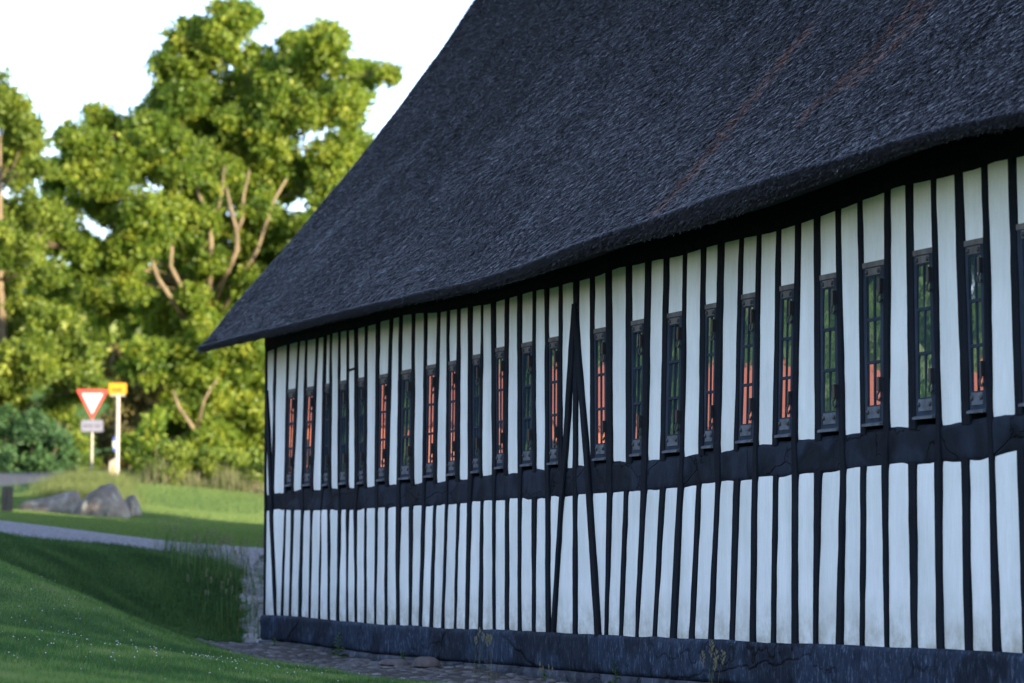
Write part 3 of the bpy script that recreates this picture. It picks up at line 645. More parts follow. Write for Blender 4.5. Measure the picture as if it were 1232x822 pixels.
# ------------------------------------------------------------------ grass and small plants
def blades(name, X, Y, h, w, lean, mat, parent=None, rnd=None, base_off=0., seg2=False):
    n = len(X); Z = H(X, Y)-.01+base_off; a = RNG.random(n)*6.283; la = RNG.random(n)*6.283
    wv = np.c_[np.cos(a), np.sin(a), np.zeros(n)]*(w[:, None]); lv = np.c_[np.cos(la), np.sin(la), np.zeros(n)]*(lean*h)[:, None]
    b = np.c_[X, Y, Z]; top = b+np.c_[np.zeros(n), np.zeros(n), h]+lv
    if not seg2:
        V = np.stack([b-wv, b+wv, top], 1); return mass(name, V, 3, mat, parent, RNG.random(n) if rnd is None else rnd)
    midp = b+np.c_[np.zeros(n), np.zeros(n), h*.6]+lv*.3; r_ = RNG.random(n) if rnd is None else rnd
    V = np.stack([b-wv, b+wv, midp+wv*.7, midp-wv*.7], 1); top2 = np.stack([midp-wv*.7, midp+wv*.7, top+wv*.05, top-wv*.05], 1)
    return mass(name, np.concatenate([V, top2]), 4, mat, parent, np.r_[r_, r_])
def in_view(X, Y, m=.5):   # plan wedge a bit wider than the picture
    a = X/Y; return (a > (-CX/F)-m/Y) & (a < (CX/F)+m/Y)
def wall_d(X, Y): return (X-OX)*NV[0]+(Y-OY)*NV[1]
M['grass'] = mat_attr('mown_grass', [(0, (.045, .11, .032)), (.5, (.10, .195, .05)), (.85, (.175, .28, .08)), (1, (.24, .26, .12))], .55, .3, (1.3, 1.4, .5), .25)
M['grass_dark'] = mat_attr('bank_grass', [(0, (.02, .05, .016)), (.5, (.048, .105, .032)), (.9, (.10, .175, .058)), (1, (.17, .17, .07))], .6, .25, (1.3, 1.4, .5), .2)  # rough grass, darkened also because the bank faces away from the sky
M['straw_grass'] = mat_attr('seeding_grass', [(0, (.07, .11, .03)), (.4, (.13, .155, .055)), (.8, (.19, .18, .12)), (1, (.24, .22, .18))], .7, .3, (1.2, 1.1, .6), .2)
M['grass_far'] = mat_attr('far_grass', [(0, (.075, .12, .035)), (.5, (.115, .175, .055)), (1, (.18, .235, .085))], .6, .35, (1.3, 1.4, .5), .2)
M['daisy'] = mat_attr('daisy_white', [(0, (.42, .43, .43)), (.8, (.55, .55, .55)), (.95, (.6, .6, .58)), (1, (.75, .38, .03))], .7)
def scat(x0, x1, y0, y1, n): return RNG.uniform(x0, x1, n), RNG.uniform(y0, y1, n)
# crease separating mown slope and rough bank (plan)
cr_pts = np.array([pxy(-200,645,24), pxy(0,672,24), pxy(78,707,23.4), pxy(125,732,23.5), pxy(180,757,23.8), pxy(240,775,24.2), pxy(300,779,24.6)])
def crease_y(X): return np.interp(X, cr_pts[:, 0], cr_pts[:, 1])
X, Y = scat(-5.8, .9, 10, 24.6, 680000); patch = np.array(RNG.random(len(X)))
keep = in_view(X, Y, .9) & (Y < crease_y(X)+.1) & (wall_d(X, Y) > 1.0) & (RNG.random(len(X)) < (12./Y)**.5); X, Y = X[keep], Y[keep]
n = len(X); mot = np.zeros(n)
for fq, am in ((1.3, .10), (3.1, .12), (7., .13), (15., .12)):
    for _ in range(3): a_ = RNG.random()*6.283; mot += am*np.sin((X*math.cos(a_)+Y*.5*math.sin(a_))*fq+RNG.random()*6.283)
tone = np.clip(.42+mot+RNG.normal(0, .2, n), 0, .97)
tone[RNG.random(n) < .03] = 1.
tag(blades('lawn_grass', X, Y, RNG.uniform(.018, .045, n), RNG.uniform(.0016, .003, n), RNG.uniform(.1, .9, n), M['grass'], None, tone), 'short mown grass of the near slope with daisies', 'grass', kind='stuff')
bt = np.array(near); 
def path_y(X): return np.interp(X, bt[:, 0], bt[:, 1])
X, Y = scat(-6.5, -1.9, 22, 30.5, 260000)
keep = in_view(X, Y, .6) & (Y > crease_y(X)-.1) & (Y < path_y(X)+.05) & (np.hypot(X-(-2.35), Y-27) > .25) & (X < (292-CX)/F*Y); X, Y = X[keep], Y[keep]; n = len(X)
hh = RNG.uniform(.025, .065, n)*(1+.5*np.clip((X+3.6)/1.2, 0, 1))
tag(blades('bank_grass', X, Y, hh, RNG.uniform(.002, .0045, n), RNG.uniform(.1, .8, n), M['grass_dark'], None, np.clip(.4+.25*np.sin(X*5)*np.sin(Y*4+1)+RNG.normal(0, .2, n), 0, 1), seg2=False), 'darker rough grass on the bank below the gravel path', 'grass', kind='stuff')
X, Y = scat(-9.5, -1.5, 31, 60, 260000)
keep = in_view(X, Y, 1) & (RNG.random(len(X)) < 1); X, Y = X[keep], Y[keep]; n = len(X)
tag(blades('far_lawn_grass', X, Y, RNG.uniform(.03, .06, n), RNG.uniform(.004, .008, n), RNG.uniform(.2, .9, n), M['grass_far'], None, np.clip(RNG.normal(.5, .2, n), 0, 1)), 'mown lawn grass beyond the gravel path', 'grass', kind='stuff')
# daisies
nd = 420; X = []; Y = []
cl_ = [(pxy(290,802,18.5), .25, 45), (pxy(155,790,17), .3, 40), (pxy(100,745,20), .35, 45), (pxy(40,778,16), .35, 40), (pxy(330,812,17.5), .3, 30), (pxy(50,715,21.5), .3, 25), (pxy(200,800,16.5), .5, 50), (pxy(235,808,16), .5, 40)]
for (c_, r, k) in cl_: X += list(RNG.normal(c_[0], r, k)); Y += list(RNG.normal(c_[1], r*2.5, k))
X += list(RNG.uniform(-4.5, -.5, 110)); Y += list(RNG.uniform(12, 23, 110)); X = np.array(X); Y = np.array(Y)
k_ = (Y < crease_y(X)-.2) & (wall_d(X, Y) > 1.3); X, Y = X[k_], Y[k_]; n = len(X); Z = H(X, Y)+RNG.uniform(.03, .045, n)
V = []; at_ = []
for x, y, z in zip(X, Y, Z):
    r = random.uniform(.0025, .0045); yel = random.random() < .025; tlt = random.uniform(-.5, .5)
    if random.random() < .5: continue
    V.append([(x+r*math.cos(a), y+r*math.sin(a)*.6-r*.5*math.sin(a)*tlt, z+r*math.sin(a)*.7) for a in [6.283*q/6 for q in range(6)]]); at_.append(1. if yel else .4)
tag(mass('daisies', np.array(V), 6, M['daisy'], None, at_), 'tiny white daisies scattered over the near slope', 'flowers', kind='stuff')

# tall seeding grasses
def tuft(name, x, y, nb, hmin, hmax, spread, mat, label, cat, group=None, head=True, wid=.0022, lean=.35):
    r = empty(name, (x, y, Hs(x, y))); tag(r, label, cat, group)
    V = []; A = []; HV = []; HA = []
    for k in range(nb):
        a = random.uniform(0, 6.283); q = spread*random.random()**.5; bx, by = q*math.cos(a), q*math.sin(a)
        bz = Hs(x+bx, y+by)-Hs(x, y)-.01; h = random.uniform(hmin, hmax); la = random.uniform(0, 6.283); le = random.uniform(0, lean)*h
        dx, dy = math.cos(la)*le, math.sin(la)*le; wa = random.uniform(0, 6.283); wx, wy = math.cos(wa)*wid, math.sin(wa)*wid
        pts = [(bx+dx*f*f, by+dy*f*f, bz+h*f*(1-.12*f*le/h)) for f in (0, .35, .7, 1)]; c_ = random.random()
        for j in range(3):
            p, q_ = pts[j], pts[j+1]; w0, w1 = 1-.3*j, 1-.3*(j+1)
            V.append([(p[0]-wx*w0, p[1]-wy*w0, p[2]), (p[0]+wx*w0, p[1]+wy*w0, p[2]), (q_[0]+wx*w1, q_[1]+wy*w1, q_[2]), (q_[0]-wx*w1, q_[1]-wy*w1, q_[2])]); A.append(c_)
        if head and random.random() < head and h > hmin+(hmax-hmin)*.4:
            p = pts[-1]
            for j in range(16):
                f = j/16; bz2 = p[2]-.09*h/.5*f; o = .022*math.sin(math.pi*(.15+.8*f))*h/.5
                aa = random.uniform(0, 6.283); ex, ey = math.cos(aa)*o, math.sin(aa)*o; s_ = .0035
                HV.append([(p[0]-dx*.1*f, p[1]-dy*.1*f, bz2), (p[0]+ex*.6+s_, p[1]+ey*.6, bz2+.006), (p[0]+ex, p[1]+ey, bz2+.018), (p[0]+ex*.6-s_, p[1]+ey*.6, bz2+.010)]); HA.append(.6+.4*random.random())
    mass('blades', np.array(V), 4, mat, r, A)
    if HV: mass('seed_heads', np.array(HV), 4, M['straw_grass'], r, HA)
    return r
tl = [(222,664,28.9,'tall grass tuft on the bank edge beside the gravel path, leftmost of the tufts'),(243,700,27.6,'tall green grass tuft halfway down the dark bank'),(262,690,28,'tall grass clump on the bank just left of the pebbles'),(283,715,27.2,'leafy grass clump on the bank close to the barn corner'),(268,735,26.4,'grass clump low on the bank near the foot of the slope'),(297,740,26.2,'grass clump beside the barn corner plinth'),(235,672,28.8,'slim seeding grasses standing above the gravel path'),(280,690,28.2,'seeding grasses in front of the grey pebbles')]
for px, py, Y_, lab in tl:
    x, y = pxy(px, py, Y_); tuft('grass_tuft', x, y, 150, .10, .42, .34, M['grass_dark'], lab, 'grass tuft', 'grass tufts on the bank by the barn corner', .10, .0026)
for px, py, d, hh_, lab in [(575,808,.35,.30,'dry seeding grass stalks against the plinth right of the reddish stones'),(590,812,.5,.28,'pale drooping grass heads beside the cobbles'),(857,822,.9,.42,'dry drooping grass head before the dark plinth at the bottom edge'),(655,812,.15,.12,'small green grass sprig at the plinth foot')]:
    s_ = W(px, 780, d)[0]; p = wall_to_world(s_, d); tuft('dry_grass', p[0], p[1], 9, hh_*.5, hh_*1.15, .05, M['straw_grass'], lab, 'dry grass', 'dry grasses along the barn plinth', .9, .0016, .3)

# broad-leaved weeds at the plinth
M['weed'] = mat_attr('weed_leaf', [(0, (.03, .08, .015)), (1, (.09, .17, .035))], .5, .3)
def weed(px, d, h, lab, nl=14):
    s_ = W(px, 780, d)[0]; p = wall_to_world(s_, d); x, y = p[0], p[1]; r = empty('weed', (x, y, Hs(x, y))); tag(r, lab, 'weed', 'weeds at the foot of the barn')
    mb = MB(); mb.tube([(0, 0, -.01), (.005, 0, h*.5), (0, .004, h)], [.004, .003, .0015], 5); mb.build('stem', M['weed'], r); V = []; A = []
    for k in range(nl):
        f = (k+1)/nl; a = k*2.4; L_ = .075*(1.15-f)*h/.22+.015; z = h*f*.95; ca, sa = math.cos(a), math.sin(a); w = L_*.22
        a0 = (0, 0, z); a1 = (ca*L_*.5-sa*w, sa*L_*.5+ca*w, z+.018); a2 = (ca*L_, sa*L_, z+.006); a3 = (ca*L_*.5+sa*w, sa*L_*.5-ca*w, z+.018); V.append([a0, a3, a2, a1]); A.append(random.random())
    mass('leaves', np.array(V), 4, M['weed'], r, A)
weed(407, .10, .20, 'leafy green weed growing at the plinth left of the reddish stones', 18)
weed(484, .10, .08, 'low green weed on the cobbles by the reddish stones'); weed(740, .07, .16, 'thin weed against the dark plinth below the A-shaped braces', 12)
weed(330, .25, .07, 'small weed on the cobbles at the barn corner'); weed(655, .12, .07, 'tiny weed at the plinth foot beside the cobbles')

# cobbles along the wall
def stone(mb, x, y, rx, ry, rz, seed, rot=0, n=10, m=4, z=None):
    z = Hs(x, y) if z is None else z; G = []
    for i in range(m+1):
        ph = (math.pi/2)*(i/m); r = []
        for k in range(n):
            a = 2*math.pi*k/n; q = 1+.18*fbm(math.cos(a)+seed, math.sin(a), seed*1.3, 1.)
            cx_, cy_ = rx*math.cos(a)*max(0.,math.cos(ph))**.6*q, ry*math.sin(a)*max(0.,math.cos(ph))**.6*q
            r.append((x+cx_*math.cos(rot)-cy_*math.sin(rot), y+cx_*math.sin(rot)+cy_*math.cos(rot), z-.02+rz*math.sin(ph)*(1+.1*fbm(a, seed, 2, 1))))
        r.append(r[0]); G.append(r)
    mb.grid(G)
M['cobble'] = mat_noise('cobblestone', [(.25, (.05, .048, .048)), (.5, (.11, .105, .105)), (.75, (.21, .20, .195))], 6, (1, 1, 1), .8, .6, .01, 40)
mb = MB(); s = -1.4
for s in np.arange(-.7, 17, .135):
    for d in np.arange(.12, 1.15-.7*max(0, min(1, (2-s)/2.7)), .115):
        if random.random() < .12: continue
        p = wall_to_world(s+random.uniform(-.03, .03), d+random.uniform(-.025, .025))
        if not in_view(np.array([p[0]]), np.array([p[1]]), 1.)[0]: continue
        stone(mb, p[0], p[1], random.uniform(.05, .075), random.uniform(.045, .06), random.uniform(.03, .05), random.uniform(0, 90), random.uniform(0, 3), 8, 3)
tag(mb.build('cobbles', M['cobble'], smooth=True), 'grey cobbles laid in the strip along the barn plinth', 'cobbles', kind='stuff')
mb = MB()
for k in range(1500):
    Y_ = random.uniform(25.4, 32.2); lo = 296-(Y_-25.4)*2.2-(14 if Y_ > 29.5 else 0); px = random.uniform(lo, 335); x = (px-CX)/F*Y_
    r = random.uniform(.018, .055); stone(mb, x, Y_, r, r*.8, r*.9, random.uniform(0, 90), random.uniform(0, 3), 7, 3)
M['pebble'] = mat_noise('pebble_stone', [(.25, (.12, .11, .11)), (.5, (.24, .23, .225)), (.75, (.42, .40, .39))], 5, (1, 1, 1), .85, .5, .01, 40)
tag(mb.build('pebbles', M['pebble'], smooth=True), 'grey pebbles spilling from the path behind the barn corner', 'pebbles', kind='stuff')
M['redstone'] = mat_noise('reddish_stone', [(.3, (.05, .040, .038)), (.7, (.125, .10, .095))], 7, (1, 1, 1), .8, .6, .01, 30)
for px, py, rx, rz_, lab in [(512,799,.14,.065,'reddish brown field stone on the cobbles, rounder and right of its neighbour'),(489,803,.17,.038,'low flat pinkish stone lying left of the rounded reddish one')]:
    s_ = W(px, 790, .33)[0]; p = wall_to_world(s_, .33 if px > 500 else .42); mb = MB(); stone(mb, 0, 0, rx, .08, rz_, px*.37, ROT+.2, 18, 8, z=.02)
    o = mb.build('field_stone', M['redstone'], smooth=True); o.location = (p[0], p[1], Hs(p[0], p[1])+.02); tag(o, lab, 'stone', 'loose stones by the plinth')

# ------------------------------------------------------------------ boulders, bollard, signs
m, N_, L_, B_ = nmat('boulder_granite'); co = coords(N_, L_)
c = ramp(N_, L_, noise(N_, L_, co, 3, 8, .7), [(.3, (.08, .065, .05)), (.5, (.17, .145, .115)), (.7, (.31, .27, .215))])
lich = ramp(N_, L_, noise(N_, L_, co, 6, 5), [(.56, (0, 0, 0)), (.64, (1, 1, 1))]); L_.new(mixc(N_, L_, lich, c, (.26, .255, .205)), B_.inputs['Base Color'])
L_.new(bump(N_, L_, noise(N_, L_, co, 5, 8, .7), 1., .06), B_.inputs['Normal']); B_.inputs['Roughness'].default_value = .9; M['boulder'] = m
def boulder(px0, px1, pytop, pyb, Y_, seed, lab, prof, depth=.6):
    """prof: list of (u, height fraction) silhouette seen from the lawn"""
    a = at(px0, pyb, Y_); b = at(px1, pyb, Y_); wd = b.x-a.x; hh = at(px0, pytop, Y_).z-a.z; cx_ = (a.x+b.x)/2; zb = Hs(cx_, Y_)
    G = []; nu, nv = 30, 26; pu = [p[0] for p in prof]; ph = [p[1] for p in prof]
    for i in range(nu+1):
        u = i/nu; hgt = hh*float(np.interp(u, pu, ph)); dp = depth*(.25+.75*math.sin(math.pi*min(max(u, .001), .999))**.6); r = []
        for j in range(nv+1):
            a_ = math.pi*j/nv; cy_ = -math.cos(a_)*dp/2; cz = (max(0.,math.sin(a_))**.7)*hgt-.06
            q = 1+.10*fbm(u*3+seed, a_*1.5, seed, 1.)+.04*fbm(u*11+seed, a_*5, seed, 1.)
            r.append(((u-.5)*wd, cy_*q+.05*fbm(u*4, a_, seed, 1), cz*q if cz > 0 else cz))
        G.append(r)
    mb = MB(); mb.grid(G); o = mb.build('boulder', M['boulder'], smooth=True); o.data.flip_normals(); o.location = (cx_, Y_, zb); o['label'] = lab; tag(o, lab, 'boulder', 'boulders on the lawn'); return o
boulder(86, 157, 574, 619, 47.5, 3., 'large pale grey boulder with a pointed top, tallest of the three', [(0, .15), (.12, .45), (.3, .72), (.5, .93), (.62, 1), (.75, .93), (.85, .62), (.95, .45), (1, .1)], .8)
boulder(20, 100, 588, 618, 48.2, 8., 'long low brown-grey boulder left of the pointed one', [(0, .1), (.08, .5), (.3, .66), (.55, .8), (.75, .95), (.92, 1), (1, .4)], .6)
boulder(146, 171, 589, 618, 48.6, 14., 'small rounded grey boulder half hidden at the right of the pointed one', [(0, .5), (.3, .95), (.6, 1), (.85, .7), (1, .1)], .5)
M['oldwood'] = mat_noise('weathered_wood', [(.3, (.03, .028, .024)), (.7, (.085, .075, .06))], 8, (3, 3, .4), .9, .6, .01)
p = at(8, 615, 46); p2 = at(8, 583, 46); hB = p2.z-p.z; zb = Hs(p.x, 46); mb = MB(); w = .082
for z0, z1, ww in ((-.1, hB-.02, w), (hB-.02, hB, w*.86)): mb.box(-ww, ww, -ww, ww, z0, z1)
o = mb.build('bollard', M['oldwood']); o.location = (p.x, 46, zb); o.rotation_euler = (0, .02, .3); tag(o, 'short dark square wooden bollard at the left edge of the lawn', 'bollard')

M['galv'] = plain('galvanised_pole', (.24, .22, .19), .5, .3); M['red'] = plain('sign_red', (.40, .035, .028), .5); M['white'] = plain('sign_white', (.42, .42, .42), .5)
M['yellow'] = plain('sign_yellow', (.44, .22, .008), .5); M['ink'] = plain('sign_ink', (.03, .03, .04), .6); M['inky'] = plain('sign_ink_brown', (.12, .06, .01), .6); M['polew'] = plain('pole_white', (.32, .29, .25), .5)
M['blue'] = plain('sign_blue', (.06, .10, .35), .5); M['cream'] = plain('box_cream', (.30, .25, .21), .6); M['pale'] = plain('plate_pale', (.13, .135, .18), .5)
def poly_plate(pts, y0, y1, mb, m=0):
    n = len(pts); V = [(x, y0, z) for x, z in pts]+[(x, y1, z) for x, z in pts]
    mb.add(V, [tuple(range(n)), tuple(range(2*n-1, n-1, -1))]+[(i, i+n, (i+1) % n+n, (i+1) % n) for i in range(n)], m)
YS = 61.; k = YS/F; c0 = at(110, 580, YS); zb = Hs(c0.x, YS)
yld = empty('yield_sign', (c0.x, YS, zb), .12); tag(yld, 'red and white triangular yield sign with a pale plate beneath', 'road sign')
zz = lambda py: at(110, py, YS).z-zb
mb = MB(); mb.tube([(0, .03, -.3), (0, .03, zz(520)), (0, .03, zz(475))], [.03, .03, .03], 10); mb.build('pole', M['galv'], yld)
def rtri(w, top, bot, r):  # rounded inverted triangle
    A = [(-w/2, top), (w/2, top), (0, bot)]; out = []
    for i in range(3):
        p = Vector(A[i]); a = (Vector(A[i-1])-p).normalized(); b = (Vector(A[(i+1) % 3])-p).normalized(); q0 = p+a*r; q1 = p+b*r
        for t in (0, .25, .5, .75, 1): v = (q0*(1-t)+p*t)*(1-t)+(p*(1-t)+q1*t)*t; out.append((v.x, v.y))
    return out[::-1]
mb = MB(); poly_plate(rtri(39.5*k, zz(468.5), zz(506), .05), -.012, 0, mb); mb.build('red_border', M['red'], yld)
mb = MB(); poly_plate(rtri(25.5*k, zz(473.5), zz(498.5), .02), -.016, -.0125, mb); mb.build('white_centre', M['white'], yld)
def rrect(w, z0, z1, r, x=0.):
    out = []
    for cx_, cz, a0 in ((x+w/2-r, z1-r, 0), (x-w/2+r, z1-r, 90), (x-w/2+r, z0+r, 180), (x+w/2-r, z0+r, 270)):
        for q in range(5): a = math.radians(a0+22.5*q); out.append((cx_+r*math.cos(a), cz+r*math.sin(a)))
    return out
mb = MB(); poly_plate(rrect(27*k, zz(520), zz(505), .03), -.014, 0, mb); poly_plate(rrect(25.6*k, zz(519.3), zz(505.7), .025), -.017, -.0145, mb, 1); mb.build('plate', [M['ink'], M['pale']], yld)
def marks(mb, x0, x1, z0, z1, n, y0, y1, gap=None):
    w = (x1-x0)/n
    for i in range(n):
        if gap and i in gap: continue
        a = x0+w*i+w*.12; b = x0+w*(i+1)-w*.2; t = w*.17; kind = i % 4
        mb.box(a, a+t, y0, y1, z0, z1)
        if kind != 1: mb.box(b-t, b, y0, y1, z0, z1 if kind != 3 else (z0+z1)/2)
        if kind in (0, 2): mb.box(a+t, b-t, y0, y1, z1-t, z1)
        if kind in (0, 1, 3): mb.box(a+t, b-t, y0, y1, (z0+z1)/2-t/2, (z0+z1)/2+t/2)
        if kind == 1: mb.box(a+t, b, y0, y1, z0, z0+t)
mb = MB(); marks(mb, -10*k, 10*k, zz(514.5), zz(510.5), 9, -.020, -.0175, (5,)); mb.build('lettering', M['ink'], yld)
YB = 59.; k = YB/F; c0 = at(140.5, 578, YB); zb = Hs(c0.x, YB); zz = lambda py: at(140, py, YB).z-zb
bus = empty('bus_stop_sign', (c0.x, YB, zb), -.05); tag(bus, 'tall white pole with a yellow plate on top behind the big boulder', 'bus stop sign')
mb = MB(); mb.tube([(0, .02, -.3), (0, .02, zz(520)), (0, .02, zz(474))], [.046, .046, .046], 12); mb.build('pole', M['polew'], bus)
mb = MB(); poly_plate(rrect(21.5*k, zz(474.5), zz(461), .035), -.02, .01, mb); mb.build('yellow_plate', M['yellow'], bus)
mb = MB(); poly_plate(rrect(18*k, zz(477), zz(474.7), .01), -.018, .01, mb); mb.build('lower_strip', M['cream'], bus)
mb = MB(); marks(mb, -6.2*k, 6.2*k, zz(471), zz(467.2), 6, -.026, -.0205); mb.build('lettering', M['inky'], bus)
mb = MB(); mb.box(-4.6*k, -1.*k, -.03, .03, zz(543), zz(526), 0); mb.box(-4.9*k, -.5*k, -.04, -.031, zz(539), zz(531), 1); mb.build('small_flag_plate', [M['blue'], M['white']], bus)
mb = MB(); bw = 9.*k
poly_plate([(-bw, zz(577)), (-1.*k, zz(577)), (-1.*k, zz(552)), (-2*k, zz(551.5)), (-bw, zz(556))], -.05, .05, mb); mb.build('timetable_box', M['cream'], bus)
mb = MB(); mb.box(-5.6*k, -3.5*k, -.056, -.0505, zz(568), zz(561), 0); mb.build('yellow_notice', M['yellow'], bus)

# ------------------------------------------------------------------ trees
random.seed(21); RNG = np.random.default_rng(5)
M['bark'] = mat_noise('bark', [(.3, (.085, .066, .042)), (.7, (.21, .162, .10))], 5, (1, 1, .3), .9, .8, .03, 20)
M['leaf_a'] = mat_attr('leaves_fresh', [(0, (.045, .09, .016)), (.35, (.095, .155, .022)), (.7, (.18, .235, .032)), (1, (.28, .30, .045))], .5, .5, (1.5, 1.6, .5))
M['leaf_b'] = mat_attr('leaves_yellowish', [(0, (.05, .09, .015)), (.5, (.125, .18, .028)), (1, (.25, .29, .05))], .5, .5, (1.5, 1.5, .5))
M['leaf_c'] = mat_attr('leaves_dark', [(0, (.022, .06, .024)), (.5, (.045, .105, .04)), (1, (.085, .165, .055))], .5, .3)
M['leaf_d'] = mat_attr('leaves_olive', [(0, (.06, .06, .02)), (.5, (.12, .11, .035)), (1, (.22, .18, .07))], .6, .3)
def leaf_quads(C, size, up=.5, asp=.55):
    n = len(C); a = RNG.normal(size=(n, 3)); a[:, 2] -= .3; a /= np.linalg.norm(a, axis=1)[:, None]
    b = RNG.normal(size=(n, 3)); b -= (b*a).sum(1)[:, None]*a; b /= np.linalg.norm(b, axis=1)[:, None]
    s = (size*RNG.uniform(.6, 1.3, n))[:, None]; nrm_ = np.cross(a, b)
    return np.stack([C, C+a*s*.55+b*s*asp*.5+nrm_*s*.08, C+a*s, C+a*s*.5-b*s*asp*.5+nrm_*s*.08], 1)
def crown(blobs, per, nleaf, crad, size, flat=.8):
    """blobs: (x,y,z,r) in tree space. Clusters sit through each lobe, leaves hang in each cluster"""
    C = []; R = []
    for (x, y, z, r) in blobs:
        m = max(4, int(per*(r**2))); d = RNG.normal(size=(m, 3)); d /= np.linalg.norm(d, axis=1)[:, None]; q = r*RNG.random(m)**.42
        cc = np.c_[x, y, z]+d*q[:, None]*np.array([1, 1, flat]); tone = RNG.normal(.5, .16, m)+RNG.normal(0, .13)
        n = nleaf; dd = RNG.normal(size=(m, n, 3)); dd /= np.linalg.norm(dd, axis=2)[:, :, None]; rr = crad*RNG.random((m, n))**.5
        P = cc[:, None, :]+dd*rr[:, :, None]*np.array([1, 1, .7]); C.append(P.reshape(-1, 3)); R.append(np.clip(np.repeat(tone, n)+RNG.normal(0, .13, m*n), 0, 1))
    C = np.concatenate(C); return leaf_quads(C, size), np.concatenate(R)
def split_lobes(B, n=5, lo=.45, hi=.72):
    out = []
    for b in B:
        out.append((b[0], b[1], b[2], b[3]*.75))
        for _ in range(n):
            v = Vector((random.gauss(0, 1), random.gauss(0, 1), random.gauss(0, 1))).normalized()*b[3]*random.uniform(.45, .95)
            out.append((b[0]+v.x, b[1]+v.y, b[2]+v.z*.85, b[3]*random.uniform(lo, hi)))
    return out
def limb_tree(mb, base, nodes, blobs, r0):
    """trunk through base -> nodes, limbs from the nearest node to every lobe"""
    P = [Vector(base)]+[Vector(n) for n in nodes]; rad = [r0*(1-.85*i/(len(P)-1)) for i in range(len(P))]
    mb.tube(P, rad, 9)
    for (x, y, z, r) in blobs:
        e = Vector((x, y, z)); cand = [(q, rr) for q, rr in zip(P[1:], rad[1:]) if q.z < e.z+.3] or [(P[1], rad[1])]
        q, rr = min(cand, key=lambda c_: (c_[0]-e).length); d = e-q; L_ = d.length
        if L_ < .2: continue
        m1 = q+d*.35+Vector((random.uniform(-.1, .1)*L_, random.uniform(-.1, .1)*L_, .06*L_)); m2 = q+d*.7+Vector((random.uniform(-.08, .08)*L_, random.uniform(-.08, .08)*L_, .05*L_))
        b0 = min(rr*.42, .015+.009*L_); mb.tube([q, m1, m2, e], [b0, b0*.75, b0*.5, b0*.22], 6)
        for _ in range(4):
            v = Vector((random.gauss(0, 1), random.gauss(0, 1), random.gauss(.3, .8))).normalized()*r*.8
            mb.tube([m2, m2+(e-m2)*.5+v*.5, e+v], [b0*.4, b0*.28, b0*.1], 5)
def tree(name, loc, nodes, blobs, r0, leafmat, per, nleaf, crad, size, label, cat='tree', group=None):
    r = empty(name, loc); tag(r, label, cat, group); mb = MB(); limb_tree(mb, (0, 0, -.3), nodes, blobs, r0); mb.build('trunk', M['bark'], r, smooth=True)
    V, A = crown(split_lobes(blobs), per*.62, nleaf, crad, size); mass('crown', V, 4, leafmat, r, A); return r
def px_tree(name, basepx, Y_, nodespx, blobspx, r0, leafmat, per, nleaf, crad, size, label, spread=2.2, cat='tree', group=None):
    b = at(basepx, 590, Y_); z = Hs(b.x, Y_); k = Y_/F
    nodes = [(at(x, y, Y_).x-b.x, dy, at(x, y, Y_).z-z) for x, y, dy in nodespx]
    bl = [(at(q[0], q[1], Y_).x-b.x, q[3] if len(q) > 3 else random.uniform(-spread, spread), at(q[0], q[1], Y_).z-z, q[2]*k) for q in blobspx]
    return tree(name, (b.x, Y_, z), nodes, bl, r0, leafmat, per, nleaf, crad, size, label, cat, group)
FRONT = [(252,575,22),(244,540,24),(262,520,24),(238,498,22),(256,470,24),(236,455,22),(262,440,22),(240,420,20),(255,395,24),(240,360,18),(275,600,20),(228,590,18),(262,320,22),(255,270,24),(270,230,22),(285,150,22),(300,80,18),(170,350,18),(300,340,22),(230,290,20),(150,270,20),(320,260,22)]
BIG = [(235,62,26),(352,50,22),(362,112,40),(222,150,38),(172,205,34),(248,34,20),(312,190,44),(62,218,16),(280,120,40),(240,200,40),(190,265,36),(320,270,36),(250,300,34),(280,48,36),(320,75,38),(240,95,40),(300,30,18),(395,75,32),(435,82,25),(466,80,13),(190,120,30),(150,160,34),(105,185,28),(86,205,16),(118,135,18),(200,180,42),(270,150,46),(340,140,46),(400,130,38),(428,170,30),
 (150,225,38),(210,245,42),(280,225,42),(350,215,42),(405,215,36),(112,245,24),(80,280,32),(48,300,20),(58,335,24),(112,310,34),(108,358,26),(160,300,38),(220,320,38),(290,310,38),(350,290,36),
 (200,385,36),(255,375,38),(310,365,30),(185,440,22),(225,440,32),(270,435,38),(312,430,34),(200,500,26),(245,510,34),(290,505,34),(322,500,26),(222,560,24),(262,562,28),(300,568,28),(335,560,28),(180,545,20),
 (400,290,55),(455,250,50),(460,340,55),(400,400,55),(380,490,45)]
px_tree('broadleaf_tree', 255, 88, [(252,520,0),(246,440,.3),(250,360,0),(262,280,.2),(285,200,0),(300,120,0)], [(x, y, r*1.12) for x, y, r in BIG]+[(x, y, r, -1.5) for x, y, r in FRONT], .2, M['leaf_a'], 125, 34, .30, .175, 'tall broad-crowned leafy tree rising behind the thatched roof', 2.4)
big = [o for o in COL.objects if o.get('label') == 'tall broad-crowned leafy tree rising behind the thatched roof'][0]
def big_limb(mb, P, r):
    q = [at(x, y, 88+dy) - big.location for x, y, dy in P]; r *= .62; mb.tube(q, [r*(1-.55*i/(len(q)-1)) for i in range(len(q))], 8)
mb = MB(); F_ = -1.9
